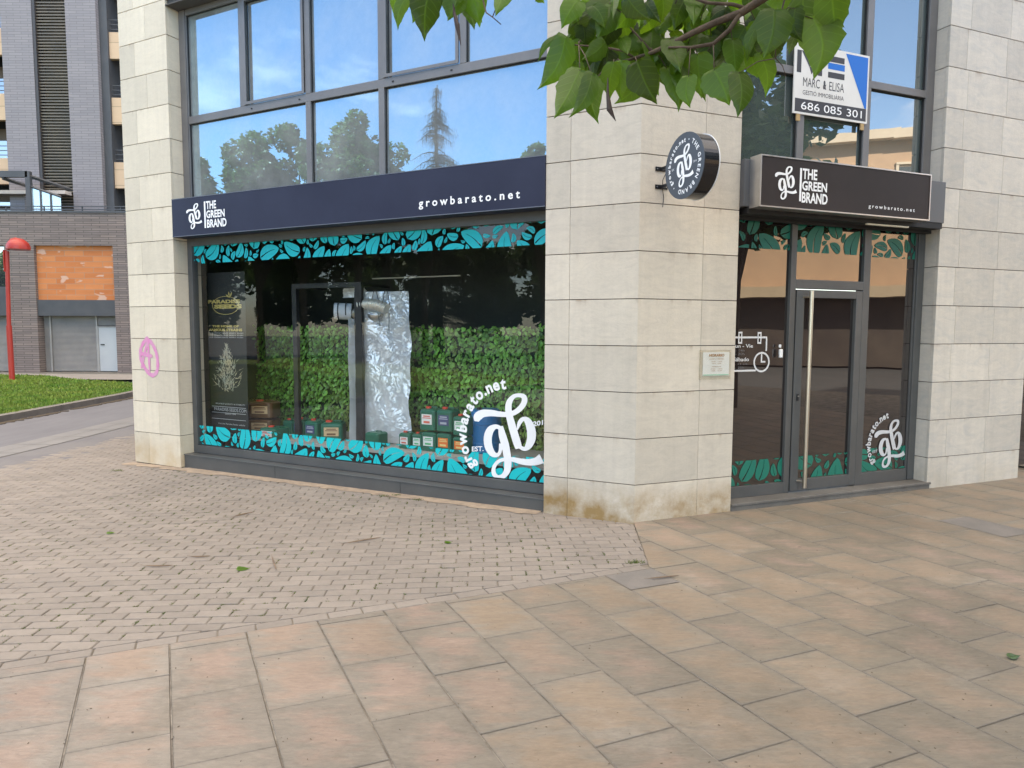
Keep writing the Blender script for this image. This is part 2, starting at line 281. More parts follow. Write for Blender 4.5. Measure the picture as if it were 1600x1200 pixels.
LOGO= [[(-0.377,0.147,-0.437,0.151),(-0.363,0.164,-0.444,0.17),(-0.351,0.176,-0.45,0.196),(-0.344,0.178,-0.44,0.228),(-0.338,0.183,-0.415,0.255),(-0.33,0.192,-0.383,0.273),(-0.317,0.201,-0.345,0.286),(-0.293,0.209,-0.303,0.293),(-0.259,0.215,-0.261,0.294),(-0.224,0.22,-0.221,0.294),(-0.191,0.221,-0.182,0.291),(-0.156,0.221,-0.146,0.287),(-0.12,0.22,-0.112,0.283),(-0.083,0.22,-0.077,0.281),(-0.045,0.221,-0.043,0.28),(-0.007,0.225,-0.013,0.282),(0.029,0.232,0.016,0.287),(0.064,0.242,0.044,0.295),(0.097,0.256,0.069,0.306),(0.128,0.274,0.092,0.32),(0.157,0.294,0.114,0.338),(0.183,0.317,0.132,0.356),(0.205,0.342,0.148,0.376),(0.224,0.37,0.162,0.396),(0.237,0.398,0.169,0.413),(0.242,0.427,0.172,0.426),(0.239,0.455,0.172,0.438),(0.224,0.481,0.172,0.442),(0.197,0.496,0.169,0.447),(0.168,0.5,0.157,0.453),(0.142,0.5,0.14,0.456),(0.116,0.498,0.121,0.456),(0.087,0.492,0.101,0.451),(0.058,0.481,0.086,0.443),(0.031,0.463,0.073,0.429),(0.007,0.44,0.061,0.41),(-0.013,0.415,0.052,0.39),(-0.026,0.387,0.047,0.373),(-0.034,0.357,0.045,0.353),(-0.037,0.327,0.045,0.331),(-0.035,0.294,0.048,0.306),(-0.031,0.26,0.053,0.278),(-0.024,0.225,0.061,0.247),(-0.015,0.187,0.072,0.212),(-0.004,0.147,0.086,0.175),(0.007,0.108,0.099,0.138),(0.018,0.072,0.111,0.103),(0.03,0.037,0.123,0.069),(0.04,0.005,0.134,0.037),(0.05,-0.025,0.145,0.008),(0.06,-0.053,0.154,-0.019),(0.069,-0.078,0.163,-0.044),(0.079,-0.099,0.169,-0.066),(0.089,-0.118,0.173,-0.086),(0.099,-0.136,0.178,-0.107)],[(0.125,0.084,0.108,0.087),(0.14,0.112,0.111,0.118),(0.155,0.14,0.114,0.15),(0.168,0.161,0.123,0.18),(0.181,0.177,0.14,0.205),(0.192,0.19,0.162,0.225),(0.199,0.194,0.19,0.239),(0.203,0.189,0.223,0.242),(0.208,0.18,0.254,0.234),(0.214,0.167,0.282,0.216),(0.221,0.147,0.306,0.189),(0.229,0.12,0.325,0.156),(0.235,0.093,0.34,0.12),(0.239,0.064,0.348,0.081),(0.24,0.034,0.35,0.041),(0.24,0.007,0.346,0.0),(0.236,-0.017,0.333,-0.038),(0.23,-0.042,0.315,-0.072),(0.223,-0.064,0.295,-0.099),(0.217,-0.079,0.272,-0.12),(0.213,-0.091,0.246,-0.135),(0.209,-0.098,0.218,-0.144),(0.201,-0.1,0.19,-0.143),(0.187,-0.096,0.167,-0.136),(0.174,-0.091,0.15,-0.128),(0.168,-0.087,0.137,-0.12),(0.163,-0.082,0.128,-0.112),(0.157,-0.076,0.121,-0.105)],[(-0.085,0.113,-0.101,0.073),(-0.106,0.121,-0.124,0.077),(-0.13,0.129,-0.142,0.081),(-0.162,0.131,-0.154,0.079),(-0.196,0.124,-0.166,0.069),(-0.231,0.111,-0.178,0.055),(-0.262,0.087,-0.186,0.041),(-0.286,0.054,-0.193,0.024),(-0.302,0.017,-0.201,0.0),(-0.311,-0.022,-0.206,-0.025),(-0.313,-0.063,-0.207,-0.054),(-0.309,-0.106,-0.205,-0.086),(-0.299,-0.145,-0.2,-0.114),(-0.282,-0.18,-0.192,-0.138),(-0.259,-0.211,-0.181,-0.161),(-0.232,-0.234,-0.172,-0.177),(-0.201,-0.248,-0.164,-0.188),(-0.168,-0.251,-0.155,-0.195),(-0.138,-0.246,-0.147,-0.199),(-0.113,-0.232,-0.139,-0.198),(-0.094,-0.212,-0.129,-0.192),(-0.081,-0.186,-0.12,-0.178),(-0.074,-0.155,-0.115,-0.153),(-0.069,-0.12,-0.114,-0.12),(-0.065,-0.086,-0.112,-0.086)],[(-0.122,0.108,-0.064,0.121),(-0.121,0.071,-0.05,0.088),(-0.12,0.035,-0.037,0.055),(-0.116,-0.003,-0.024,0.024),(-0.106,-0.04,-0.012,-0.008),(-0.094,-0.075,0.001,-0.042),(-0.084,-0.107,0.013,-0.078),(-0.075,-0.14,0.022,-0.115),(-0.066,-0.174,0.028,-0.151),(-0.059,-0.207,0.034,-0.185),(-0.052,-0.238,0.039,-0.218),(-0.047,-0.267,0.044,-0.25),(-0.045,-0.296,0.047,-0.284),(-0.044,-0.326,0.046,-0.32),(-0.045,-0.355,0.043,-0.357),(-0.048,-0.378,0.033,-0.393),(-0.054,-0.398,0.015,-0.426),(-0.064,-0.418,-0.009,-0.453),(-0.075,-0.432,-0.035,-0.475),(-0.087,-0.442,-0.065,-0.49),(-0.102,-0.449,-0.095,-0.498),(-0.116,-0.452,-0.124,-0.5),(-0.129,-0.449,-0.152,-0.495),(-0.141,-0.442,-0.178,-0.483),(-0.148,-0.434,-0.199,-0.464),(-0.154,-0.421,-0.209,-0.437),(-0.158,-0.402,-0.211,-0.407),(-0.157,-0.382,-0.206,-0.378),(-0.151,-0.363,-0.196,-0.35),(-0.141,-0.343,-0.179,-0.324),(-0.127,-0.325,-0.159,-0.3),(-0.11,-0.311,-0.136,-0.281),(-0.091,-0.298,-0.109,-0.264),(-0.066,-0.289,-0.077,-0.251),(-0.033,-0.282,-0.038,-0.24),(0.006,-0.278,0.005,-0.232),(0.043,-0.278,0.048,-0.227),(0.078,-0.283,0.091,-0.228),(0.116,-0.291,0.132,-0.231),(0.154,-0.298,0.168,-0.234),(0.192,-0.302,0.202,-0.234),(0.228,-0.304,0.234,-0.234),(0.264,-0.304,0.264,-0.231),(0.3,-0.301,0.292,-0.225),(0.335,-0.296,0.318,-0.217),(0.368,-0.289,0.341,-0.207),(0.399,-0.279,0.358,-0.195),(0.426,-0.269,0.374,-0.181),(0.45,-0.261,0.393,-0.165)]]
def logo(mb,cx,cz,h,d,asp=1.):
    for k,s in enumerate(LOGO):
        vs=[]; n=len(s)
        for i,(ax,az,bx,bz) in enumerate(s):
            dd=d-(k*.0006+i*.000015); vs+=[(cx+ax*h*asp,dd,cz+az*h),(cx+bx*h*asp,dd,cz+bz*h)]
        mb.add(vs,[(2*i,2*i+1,2*i+3,2*i+2) for i in range(n-1)])
def leaf_band(mb,x0,x1,z0,z1,d,seed,big=.2,gapk=.035,flip=1):
    rnd=random.Random(seed); placed=[]
    T=(.04,.2,.36,.52,.68,.84,.97)
    hw=lambda t,w:w*.5*max(0,math.sin(math.pi*min(1,t**.72)))**.62
    for size,tries in ((big*1.1,260),(big*.8,900),(big*.55,1800),(big*.38,3000),(big*.25,3500)):
        for _ in range(int(tries*(x1-x0))):
            L=size*rnd.uniform(.9,1.3); w=L*rnd.uniform(.46,.64); x=rnd.uniform(x0-.08,x1+.02); z=rnd.uniform(z0-L*.6,z1)
            a=R_(rnd.choice((rnd.gauss(72,18),rnd.gauss(112,18),rnd.gauss(35,18),rnd.gauss(150,18),rnd.gauss(80,12)))); ca,sa=math.cos(a),math.sin(a)
            cv=rnd.choice((-1,1))*rnd.uniform(.05,.16)
            def P(u,v): return (x+u*ca-v*sa,z+u*sa+v*ca)
            cs=[(*P(t*L,cv*L*math.sin(math.pi*t)),hw(t,w)) for t in T]
            if any((p[0]-q[0])**2+(p[1]-q[1])**2<(p[2]+q[2]+.0035)**2 for o in placed if abs(o[0][0]-x)<.75 for p in cs for q in o): continue
            n=12; ok=False
            for sd in (1,-1):
                out=[];inn=[]
                for i in range(n+1):
                    t=i/n; mid=cv*L*math.sin(math.pi*t); wd=hw(t,w)
                    gg=max(.0022,gapk*L*(.78-t)) if t<.80 else 0
                    out.append((t*L,mid+sd*wd)); inn.append((t*L,mid*1.0+sd*min(wd,gg)))
                p=[P(u,v) for u,v in out+inn[-2:0:-1]]
                p=clipr(p,x0,x1,z0,z1)
                if len(p)>=3: mb.add([(q[0],d,q[1]) for q in p],[tuple(range(len(p)))]); ok=True
            if ok: placed.append(cs)
# ================================================================ GROUND
def sheet(name,x0,x1,y0,y1,st,dz,m,kind='structure'):
    mb=MB(); nx=int(round((x1-x0)/st)); ny=int(round((y1-y0)/st)); vs=[];fs=[]
    for j in range(ny+1):
        for i in range(nx+1):
            x=x0+i*st;y=y0+j*st; vs.append((x,y,g(x,y)+dz))
    for j in range(ny):
        for i in range(nx): k=j*(nx+1)+i; fs.append((k,k+1,k+nx+2,k+nx+1))
    mb.add(vs,fs); return tag(mb.build(name,m),kind=kind)
M_ground=noisy('worn asphalt',(.055,.053,.05),(.07,.068,.064),.8,.85,bump=.2,fine=.15)
M_bed=noisy('joint sand',(.24,.205,.16),(.10,.083,.06),5,.95,fine=.3)
sheet('ground',-150,150,-140,160,10,-.09,M_ground)
sheet('paving_bed',-12,16,-3,20,.25,-.0075,M_bed)
# --- big sandstone coloured slabs, laid in strips
ta=Vector((math.sin(R_(153.2)),math.cos(R_(153.2)),0)); tb=Vector((math.sin(R_(67.6)),math.cos(R_(67.6)),0)); TO=gp(268,1008)
TO=Vector((TO.x,TO.y,0))
m=mat('sandstone coloured slabs',(.4,.3,.2),.62,spec=.3); nt=m.node_tree; b=nt.nodes['Principled BSDF']
uv=N(nt,'ShaderNodeUVMap'); sp=N(nt,'ShaderNodeSeparateXYZ'); nt.links.new(uv.outputs[0],sp.inputs[0])
tcg=N(nt,'ShaderNodeTexCoord'); ge=N(nt,'ShaderNodeNewGeometry'); rn=ge.outputs['Random Per Island']
def edge(o): return M(nt,'MINIMUM',o,M(nt,'SUBTRACT',1.,o))
ed=M(nt,'MINIMUM',M(nt,'MULTIPLY',edge(sp.outputs[0]),1.3),edge(sp.outputs[1]))   # 0 at the rim of a slab
mps=N(nt,'ShaderNodeMapping'); mps.inputs['Rotation'].default_value=(0,0,R_(-20)); mps.inputs['Scale'].default_value=(1.,3.2,1); nt.links.new(tcg.outputs['Object'],mps.inputs[0])
nn=N(nt,'ShaderNodeTexNoise',Scale=3.6,Detail=8.,Roughness=.62,Distortion=.4); nt.links.new(mps.outputs[0],nn.inputs['Vector'])
nf=N(nt,'ShaderNodeTexNoise',Scale=22.,Detail=6.,Roughness=.7,Distortion=.6); nt.links.new(mps.outputs[0],nf.inputs['Vector'])
nb=N(nt,'ShaderNodeTexNoise',Scale=.33,Detail=3.); nt.links.new(tcg.outputs['Object'],nb.inputs['Vector'])
fac=M(nt,'ADD',M(nt,'MULTIPLY',ed,3.1),M(nt,'MULTIPLY',M(nt,'SUBTRACT',nn.outputs[0],.52),4.2)); fac=M(nt,'ADD',fac,M(nt,'MULTIPLY',M(nt,'SUBTRACT',rn,.75),.7),clamp=True)
c1=N(nt,'ShaderNodeMixRGB'); nt.links.new(fac,c1.inputs[0]); c1.inputs[1].default_value=(.222,.190,.153,1)
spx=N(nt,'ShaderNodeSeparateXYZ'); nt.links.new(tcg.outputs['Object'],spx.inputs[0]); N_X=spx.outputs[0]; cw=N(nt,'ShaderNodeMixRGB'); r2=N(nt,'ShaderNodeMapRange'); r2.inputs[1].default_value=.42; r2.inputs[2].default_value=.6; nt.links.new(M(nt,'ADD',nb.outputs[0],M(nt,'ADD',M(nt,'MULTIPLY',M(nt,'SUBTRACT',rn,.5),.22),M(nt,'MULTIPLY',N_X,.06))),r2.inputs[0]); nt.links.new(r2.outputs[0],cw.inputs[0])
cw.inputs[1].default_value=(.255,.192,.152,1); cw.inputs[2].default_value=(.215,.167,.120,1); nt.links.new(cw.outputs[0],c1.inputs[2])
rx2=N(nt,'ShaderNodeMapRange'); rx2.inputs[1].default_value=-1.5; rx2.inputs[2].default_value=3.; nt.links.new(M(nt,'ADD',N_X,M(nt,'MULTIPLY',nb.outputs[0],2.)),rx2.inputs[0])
cr_=N(nt,'ShaderNodeMixRGB'); nt.links.new(rx2.outputs[0],cr_.inputs[0]); cr_.inputs[1].default_value=(.215,.188,.158,1); cr_.inputs[2].default_value=(.180,.153,.115,1); nt.links.new(cr_.outputs[0],c1.inputs[1])  # slab colours turn browner and darker towards the right
# grime gathering along the rims and spots
gr=M(nt,'MULTIPLY',M(nt,'SUBTRACT',1.,M(nt,'MULTIPLY',ed,14.),clamp=True),M(nt,'MULTIPLY',nn.outputs[0],1.1),clamp=True)
c2=N(nt,'ShaderNodeMixRGB'); nt.links.new(M(nt,'MULTIPLY',gr,.5),c2.inputs[0]); nt.links.new(c1.outputs[0],c2.inputs[1]); c2.inputs[2].default_value=(.15,.135,.115,1)
vo=N(nt,'ShaderNodeTexVoronoi',Scale=2.3,Randomness=1.); nt.links.new(tcg.outputs['Object'],vo.inputs['Vector'])
spot=M(nt,'SUBTRACT',1.,M(nt,'MULTIPLY',M(nt,'ADD',vo.outputs['Distance'],M(nt,'MULTIPLY',nf.outputs[0],.06)),11.),clamp=True)
nm=N(nt,'ShaderNodeTexNoise',Scale=7.5,Detail=9.,Roughness=.68,Distortion=.8); nt.links.new(mps.outputs[0],nm.inputs['Vector'])
c3=N(nt,'ShaderNodeMixRGB'); nt.links.new(M(nt,'MULTIPLY',spot,.3,clamp=True),c3.inputs[0]); nt.links.new(c2.outputs[0],c3.inputs[1]); c3.inputs[2].default_value=(.12,.085,.055,1)
st=N(nt,'ShaderNodeTexNoise',Scale=.9,Detail=6.,Roughness=.7); nt.links.new(tcg.outputs['Object'],st.inputs['Vector'])
sa=N(nt,'ShaderNodeTexNoise',Scale=1.1,Detail=9.,Roughness=.68,Distortion=.5); nt.links.new(tcg.outputs['Object'],sa.inputs['Vector'])
c4=N(nt,'ShaderNodeMixRGB'); nt.links.new(M(nt,'MULTIPLY',M(nt,'MULTIPLY',M(nt,'SUBTRACT',sa.outputs[0],.54),5.,clamp=True),.42),c4.inputs[0]); nt.links.new(c3.outputs[0],c4.inputs[1]); c4.inputs[2].default_value=(.125,.098,.066,1)
vg=N(nt,'ShaderNodeTexVoronoi',Scale=1.15,Randomness=1.); nt.links.new(tcg.outputs['Object'],vg.inputs['Vector'])
gum=M(nt,'MULTIPLY',M(nt,'SUBTRACT',.028,vg.outputs['Distance']),160.,clamp=True)
c5=N(nt,'ShaderNodeMixRGB'); nt.links.new(M(nt,'MULTIPLY',gum,.55),c5.inputs[0]); nt.links.new(c4.outputs[0],c5.inputs[1]); c5.inputs[2].default_value=(.10,.085,.07,1)
sl=N(nt,'ShaderNodeTexNoise',Scale=1.6,Detail=7.,Roughness=.7); mo_=N(nt,'ShaderNodeMapping'); mo_.inputs['Location'].default_value=(7,3,1); nt.links.new(tcg.outputs['Object'],mo_.inputs[0]); nt.links.new(mo_.outputs[0],sl.inputs['Vector'])
c6=N(nt,'ShaderNodeMixRGB'); nt.links.new(M(nt,'MULTIPLY',M(nt,'MULTIPLY',M(nt,'SUBTRACT',sl.outputs[0],.58),6.,clamp=True),.35),c6.inputs[0]); nt.links.new(c5.outputs[0],c6.inputs[1]); c6.inputs[2].default_value=(.34,.30,.25,1)
hv=N(nt,'ShaderNodeHueSaturation'); nt.links.new(c6.outputs[0],hv.inputs['Color'])
nt.links.new(M(nt,'ADD',M(nt,'ADD',M(nt,'ADD',M(nt,'MULTIPLY',nf.outputs[0],.62),M(nt,'MULTIPLY',nm.outputs[0],.60)),M(nt,'MULTIPLY',st.outputs[0],.76)),M(nt,'ADD',M(nt,'MULTIPLY',rn,.16),-.04)),hv.inputs['Value'])
nt.links.new(hv.outputs[0],b.inputs['Base Color'])
bp=N(nt,'ShaderNodeBump',Strength=.5,Distance=.006); nt.links.new(nf.outputs[0],bp.inputs['Height']); nt.links.new(bp.outputs[0],b.inputs['Normal'])
nt.links.new(M(nt,'ADD',M(nt,'MULTIPLY',nn.outputs[0],.3),.42),b.inputs['Roughness'])
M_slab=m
M_slabgrey=noisy('patched grey cement slab',(.185,.165,.145),(.15,.137,.122),6,.8,fine=.2,bump=.3)
rnd=random.Random(4)
TW,TL=.394,.56; jn=.0024
mb=MB(); uvs=[]; mg=MB()
c2d=(C.x,C.y)
# line P1->C : right side test normal
dv=(C-P1).normalized(); rn_=(dv.y,-dv.x)
def tile(k,j):
    t0=(.10-.013*k+(.28 if k%2 else 0))+j*TL
    b0=k*TW; q=[(t0+jn*.8,b0+.0038),(t0+TL-jn*.8,b0+.0038),(t0+TL-jn*.8,b0+TW-.0038),(t0+jn*.8,b0+TW-.0038)]
    return [(TO.x+ta.x*t+tb.x*s,TO.y+ta.y*t+tb.y*s) for t,s in q],t0,b0
den=ta.x*tb.y-ta.y*tb.x
def inv(p,t0,b0):
    x=p[0]-TO.x;y=p[1]-TO.y; t=(x*tb.y-y*tb.x)/den; s=(ta.x*y-ta.y*x)/den
    return ((t-t0)/TL,(s-b0)/TW)
grey=[]
for k in range(-16,30):
    for j in range(-22,16):
        q,t0,b0=tile(k,j); cxy=(sum(p[0] for p in q)/4,sum(p[1] for p in q)/4)
        if cxy[1]<-3.5 or cxy[1]>13: continue
        # behind the facades: skip
        if (Vector((*cxy,0))-C).dot(nR)>.5 and (Vector((*cxy,0))-C).dot(Rv)>-.3: continue
        right=[(p[0]-P1.x)*rn_[0]+(p[1]-P1.y)*rn_[1]>=0 for p in q]
        far=[(p[0]-P1.x)*HN.x+(p[1]-P1.y)*HN.y>0 for p in q]
        if all(right) or not any(far): pieces=[q]
        else:
            pieces=[clip(q,P1.x,P1.y,-HN.x,-HN.y)]
            f=clip(q,P1.x,P1.y,HN.x,HN.y)
            if len(f)>=3: pieces.append(clip(f,P1.x,P1.y,rn_[0],rn_[1]))
        for p in pieces:
            if len(p)<3: continue
            tx,ty=rnd.uniform(-.0022,.0022),rnd.uniform(-.0022,.0022); dz=rnd.uniform(-.0008,.0012)
            zt=lambda a,c_: dz+tx*(a-cxy[0])*2+ty*(c_-cxy[1])*2
            P=[(a,c_,zt(a,c_)) for a,c_ in p]
            gk=any((cxy[0]-s.x)**2+(cxy[1]-s.y)**2<.056 for s in GREYS) if (GREYS:=[gp(1035,905),gp(1520,822)]) else 0
            if gk: mg.poly(P); continue
            cc=[sum(a[i] for a in P)/len(P) for i in (0,1)]
            # slab with worn, rounded rim : lower rim ring + top
            inner=[(a+(cc[0]-a)*.012,c_+(cc[1]-c_)*.012,z) for a,c_,z in P]; low=[(a,c_,z-.004) for a,c_,z in P]; n=len(P)
            base=len(mb.v); mb.v+=[Vector(x) for x in inner+low]
            mb.f.append(tuple(base+i for i in range(n))); uvs.append([inv(x,t0,b0) for x in inner])
            for i in range(n):
                i2=(i+1)%n; mb.f.append((base+n+i,base+n+i2,base+i2,base+i)); uvs.append([inv(x,t0,b0) for x in (low[i],low[i2],inner[i2],inner[i])])
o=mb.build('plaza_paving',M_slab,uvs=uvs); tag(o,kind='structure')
bm=bmesh.new(); bm.from_mesh(o.data)
for f in bm.faces:
    if f.normal.z<0: f.normal_flip()
bm.to_mesh(o.data); bm.free()
tag(mg.build('plaza_patch',M_slabgrey),kind='structure')
M_mort=noisy('pale joint mortar',(.235,.205,.165),(.12,.10,.08),9,.95,fine=.3,lo=.4,hi=.6)
mb=MB(); rj=random.Random(77)
for k in range(-16,31):
    off=rj.uniform(-.0012,.0012)
    for j in range(-125,90):
        t=j*.1; a=(TO.x+ta.x*t+tb.x*k*TW,TO.y+ta.y*t+tb.y*k*TW); c_=(a[0]+ta.x*.1,a[1]+ta.y*.1)
        if a[1]<-3.4 or a[1]>12: continue
        okk=True
        for p in (a,c_):
            if (p[0]-P1.x)*rn_[0]+(p[1]-P1.y)*rn_[1]<.005 and (p[0]-P1.x)*HN.x+(p[1]-P1.y)*HN.y>-.005: okk=False
        if not okk: continue
        w_=.0026+rj.uniform(-.0008,.0008); mb.poly([(a[0]-tb.x*w_+tb.x*off,a[1]-tb.y*w_+tb.y*off,-.0016),(c_[0]-tb.x*w_+tb.x*off,c_[1]-tb.y*w_+tb.y*off,-.0016),(c_[0]+tb.x*w_+tb.x*off,c_[1]+tb.y*w_+tb.y*off,-.0016),(a[0]+tb.x*w_+tb.x*off,a[1]+tb.y*w_+tb.y*off,-.0016)])
tag(mb.build('joint_mortar',M_mort),kind='structure')
# --- small concrete blocks in stretcher bond
M_block=noisy('concrete paving blocks',(.240,.207,.174),(.198,.171,.145),1.1,.85,isl=.09,fine=.18,bump=.35,bscale=60,lo=.3,hi=.7)
bd=Vector((math.sin(R_(86)),math.cos(R_(86)),0)); bn=Vector((-bd.y,bd.x,0)); BL,BW=.207,.0985
mb=MB(); rnd=random.Random(9)
def block(cen,dx,dn,L,Wd,mb,clipf=None):
    g2=.0032; ch=.006
    hx=L/2-g2*rnd.uniform(.5,1.25); hn=Wd/2-g2*rnd.uniform(.5,1.5); rot=rnd.gauss(0,.008); cr,sr=math.cos(rot),math.sin(rot)
    dx2=dx*cr+dn*sr; dn2=dn*cr-dx*sr
    q=[tuple((cen+dx2*sx*hx+dn2*sy*hn).xy) for sx,sy in ((-1,-1),(1,-1),(1,1),(-1,1))]
    if clipf: q=clipf(q)
    if len(q)<3: return
    cc=(sum(p[0] for p in q)/len(q),sum(p[1] for p in q)/len(q)); dz=rnd.gauss(0,.0011); tx,ty=rnd.gauss(0,.006),rnd.gauss(0,.006)
    f=1-ch/ (min(L,Wd)/2)
    top=[(cc[0]+(a-cc[0])*(1-ch/hx),cc[1]+(c_-cc[1])*(1-ch/hx)) for a,c_ in q]
    n=len(q); Z=lambda a,c_: g(a,c_)+dz+tx*(a-cc[0])+ty*(c_-cc[1])
    vs=[(a,c_,Z(a,c_)) for a,c_ in top]+[(a,c_,Z(a,c_)-.0045) for a,c_ in q]+[(a,c_,Z(a,c_)-.02) for a,c_ in q]
    fs=[tuple(range(n))]+[(n+i,n+(i+1)%n,(i+1)%n,i) for i in range(n)]+[(2*n+i,2*n+(i+1)%n,n+(i+1)%n,n+i) for i in range(n)]
    mb.add(vs,fs)
def facadeside(p): return (p-C).dot(nL)<.12 or (p-C).dot(Lv)>7.1
def cl(q):
    e=.105
    q=clip(q,P1.x+HN.x*e,P1.y+HN.y*e,HN.x,HN.y)
    if len(q)>=3 and q[0][0]>-1: q=clip(q,P1.x,P1.y,-rn_[0],-rn_[1])
    return q
for r in range(-80,130):
    for i in range(-56,18):
        cen=bd*((i+(.5 if r%2 else 0)+.08*math.sin(r*12.9))*BL)+bn*(r*BW)+Vector((0,5,0))
        if cen.x<-6.6 or cen.y>12.5 or cen.y<.8 or cen.x>1.4: continue
        if (cen-P1).dot(HN)<.02: continue
        if not facadeside(cen): continue
        if cen.x>-1.5 and (cen.x-P1.x)*rn_[0]+(cen.y-P1.y)*rn_[1]>.12: continue
        near=(cen-P1).dot(HN)<.26 or cen.x>.6
        block(cen,bd,bn,BL,BW,mb,cl if near else None)
for i in range(0,42):
    cen=P1-HD*(i*.205+.12)+HN*.052
    block(cen,HD,HN,.205,.098,mb)
o=mb.build('block_paving',M_block); tag(o,kind='structure')
# --- road, stone band, kerb, lawn, footpath
def strip(name,pts0,pts1,dz,m,n=24):
    mb=MB(); vs=[];fs=[]
    for i in range(n+1):
        t=i/n
        for P in (pts0,pts1):
            x=P[0][0]+(P[1][0]-P[0][0])*t; y=P[0][1]+(P[1][1]-P[0][1])*t; vs.append((x,y,g(x,y)+dz))
    fs=[(2*i,2*i+1,2*i+3,2*i+2) for i in range(n)]
    mb.add(vs,fs); return tag(mb.build(name,m),kind='structure')
M_road=noisy('grey road pavers',(.13,.125,.132),(.155,.15,.155),1.4,.8,fine=.12,stretch=(2.5,.5,1),bump=.2)
M_road2=noisy('smooth grey paving',(.135,.128,.132),(.165,.155,.15),.9,.85,fine=.15,bump=.2)
M_kerb=noisy('dark kerb stone',(.16,.135,.115),(.10,.085,.075),3,.85,fine=.2)
M_kerbt=noisy('light kerb top',(.20,.18,.15),(.165,.15,.13),3,.85,fine=.15)
M_band=noisy('pale band slabs',(.21,.20,.19),(.18,.172,.165),2,.8,fine=.12)
strip('road',((-9.95,-3),(-9.95,21.2)),((-7.9,-3),(-7.9,22)),-.004,M_road)
strip('road_edge',((-7.2,-3),(-7.2,22)),((-6.2,-3),(-6.2,22)),-.002,M_road2)
mb=MB(); y=-2
while y<21:
    for (x0,x1) in ((-7.88,-7.56),(-7.55,-7.22)):
        vs=[(x0,y+.006,g(x0,y)+.001),(x1,y+.006,g(x1,y)+.001),(x1,y+.79,g(x1,y+.8)+.001),(x0,y+.79,g(x0,y+.8)+.001)]; mb.poly(vs)
    y+=.8
tag(mb.build('stone_band',M_band),kind='structure')
# kerb round the lawn : along x=-9.9, curving left at the far end
kp=[(-9.95,-3),(-9.95,4),(-9.95,10),(-9.95,14),(-9.95,17.5),(-10.1,19.3),(-10.7,20.5),(-11.8,21.1),(-14,22.2),(-16,23.6),(-20,24.2),(-34,24.6)]
mb=MB(); mt=MB()
for i in range(len(kp)-1):
    a=Vector((*kp[i],0)); c_=Vector((*kp[i+1],0)); dn_=(c_-a).normalized(); nn_=Vector((-dn_.y,dn_.x,0))*.14
    n=max(1,int((c_-a).length/1.0))
    for j in range(n):
        p=a+(c_-a)*(j/n)+dn_*.004; q=a+(c_-a)*((j+1)/n)-dn_*.004; z=g(p.x,p.y); z2=g(q.x,q.y); tp=.135 if i<5 else .07
        mb.add([(p.x,p.y,z-.05),(q.x,q.y,z2-.05),(q.x+nn_.x,q.y+nn_.y,z2-.05),(p.x+nn_.x,p.y+nn_.y,z-.05),(p.x,p.y,z+tp-.012),(q.x,q.y,z2+tp-.012),(q.x+nn_.x,q.y+nn_.y,z2+tp-.012),(p.x+nn_.x,p.y+nn_.y,z+tp-.012)],
         [(0,1,5,4),(1,2,6,5),(2,3,7,6),(3,0,4,7)])
        mt.add([(p.x,p.y,z+tp-.012),(q.x,q.y,z2+tp-.012),(q.x+nn_.x,q.y+nn_.y,z2+tp),(p.x+nn_.x,p.y+nn_.y,z+tp)],[(0,1,2,3)])
tag(mb.build('kerb',M_kerb),kind='structure'); tag(mt.build('kerb_top',M_kerbt),kind='structure')
M_lawn=noisy('lawn soil and turf',(.06,.115,.010),(.13,.145,.03),1.3,.9,fine=.35,bump=.6,bscale=40)
mb=MB()
lp=[(-10.05,-3),(-10.05,17.5),(-10.2,19.35),(-10.8,20.6),(-11.9,21.2),(-14.1,22.3),(-16.1,23.7),(-20,24.3),(-34,24.7),(-34,-3)]
# fan of strips so that it follows the ground
xs=[-34+i*1.0 for i in range(24)]+[-10.05]
def lawn_top(x): 
    if x<=-20: return 24.3
    pts=[(-20,24.3),(-16.1,23.7),(-14.1,22.3),(-11.9,21.2),(-10.8,20.6),(-10.2,19.35),(-10.05,17.5)]
    for (a,ya),(c_,yc) in zip(pts,pts[1:]):
        if a<=x<=c_: return ya+(yc-ya)*(x-a)/(c_-a)
    return 17.5
vs=[];fs=[];ny=30
for i,x in enumerate(xs):
    for j in range(ny+1): y=-3+(lawn_top(x)+3)*j/ny; vs.append((x,y,g(x,y)+.105))
for i in range(len(xs)-1):
    for j in range(ny): k=i*(ny+1)+j; fs.append((k,k+ny+1,k+ny+2,k+1))
mb.add(vs,fs); tag(mb.build('lawn',M_lawn),kind='structure')
M_grass=noisy('grass blades',(.075,.19,.010),(.21,.25,.03),1.1,.7,isl=.35,lo=.3,hi=.7)
mb=MB(); rnd=random.Random(2)
for i in range(30000):
    y=rnd.uniform(12,24.2); x=rnd.uniform(-18.5*y/24-1.5,-10.06)
    if y>lawn_top(x)-.05: continue
    h=rnd.uniform(.03,.075); a=rnd.uniform(0,6.28); w=.008+.0006*y; z=g(x,y)+.1; lx,ly=rnd.gauss(0,.02),rnd.gauss(0,.02)
    mb.add([(x-w*math.cos(a),y-w*math.sin(a),z),(x+w*math.cos(a),y+w*math.sin(a),z),(x+lx,y+ly,z+h)],[(0,1,2)])
tag(mb.build('grass',M_grass),'short green grass blades covering the lawn behind the kerb','grass',kind='stuff')
M_path=noisy('pale footpath',(.30,.27,.235),(.25,.225,.2),1,.85,fine=.12)
strip('footpath',((-40,23.6),(12,23.6)),((-40,27.5),(12,27.5)),-.01,M_path)
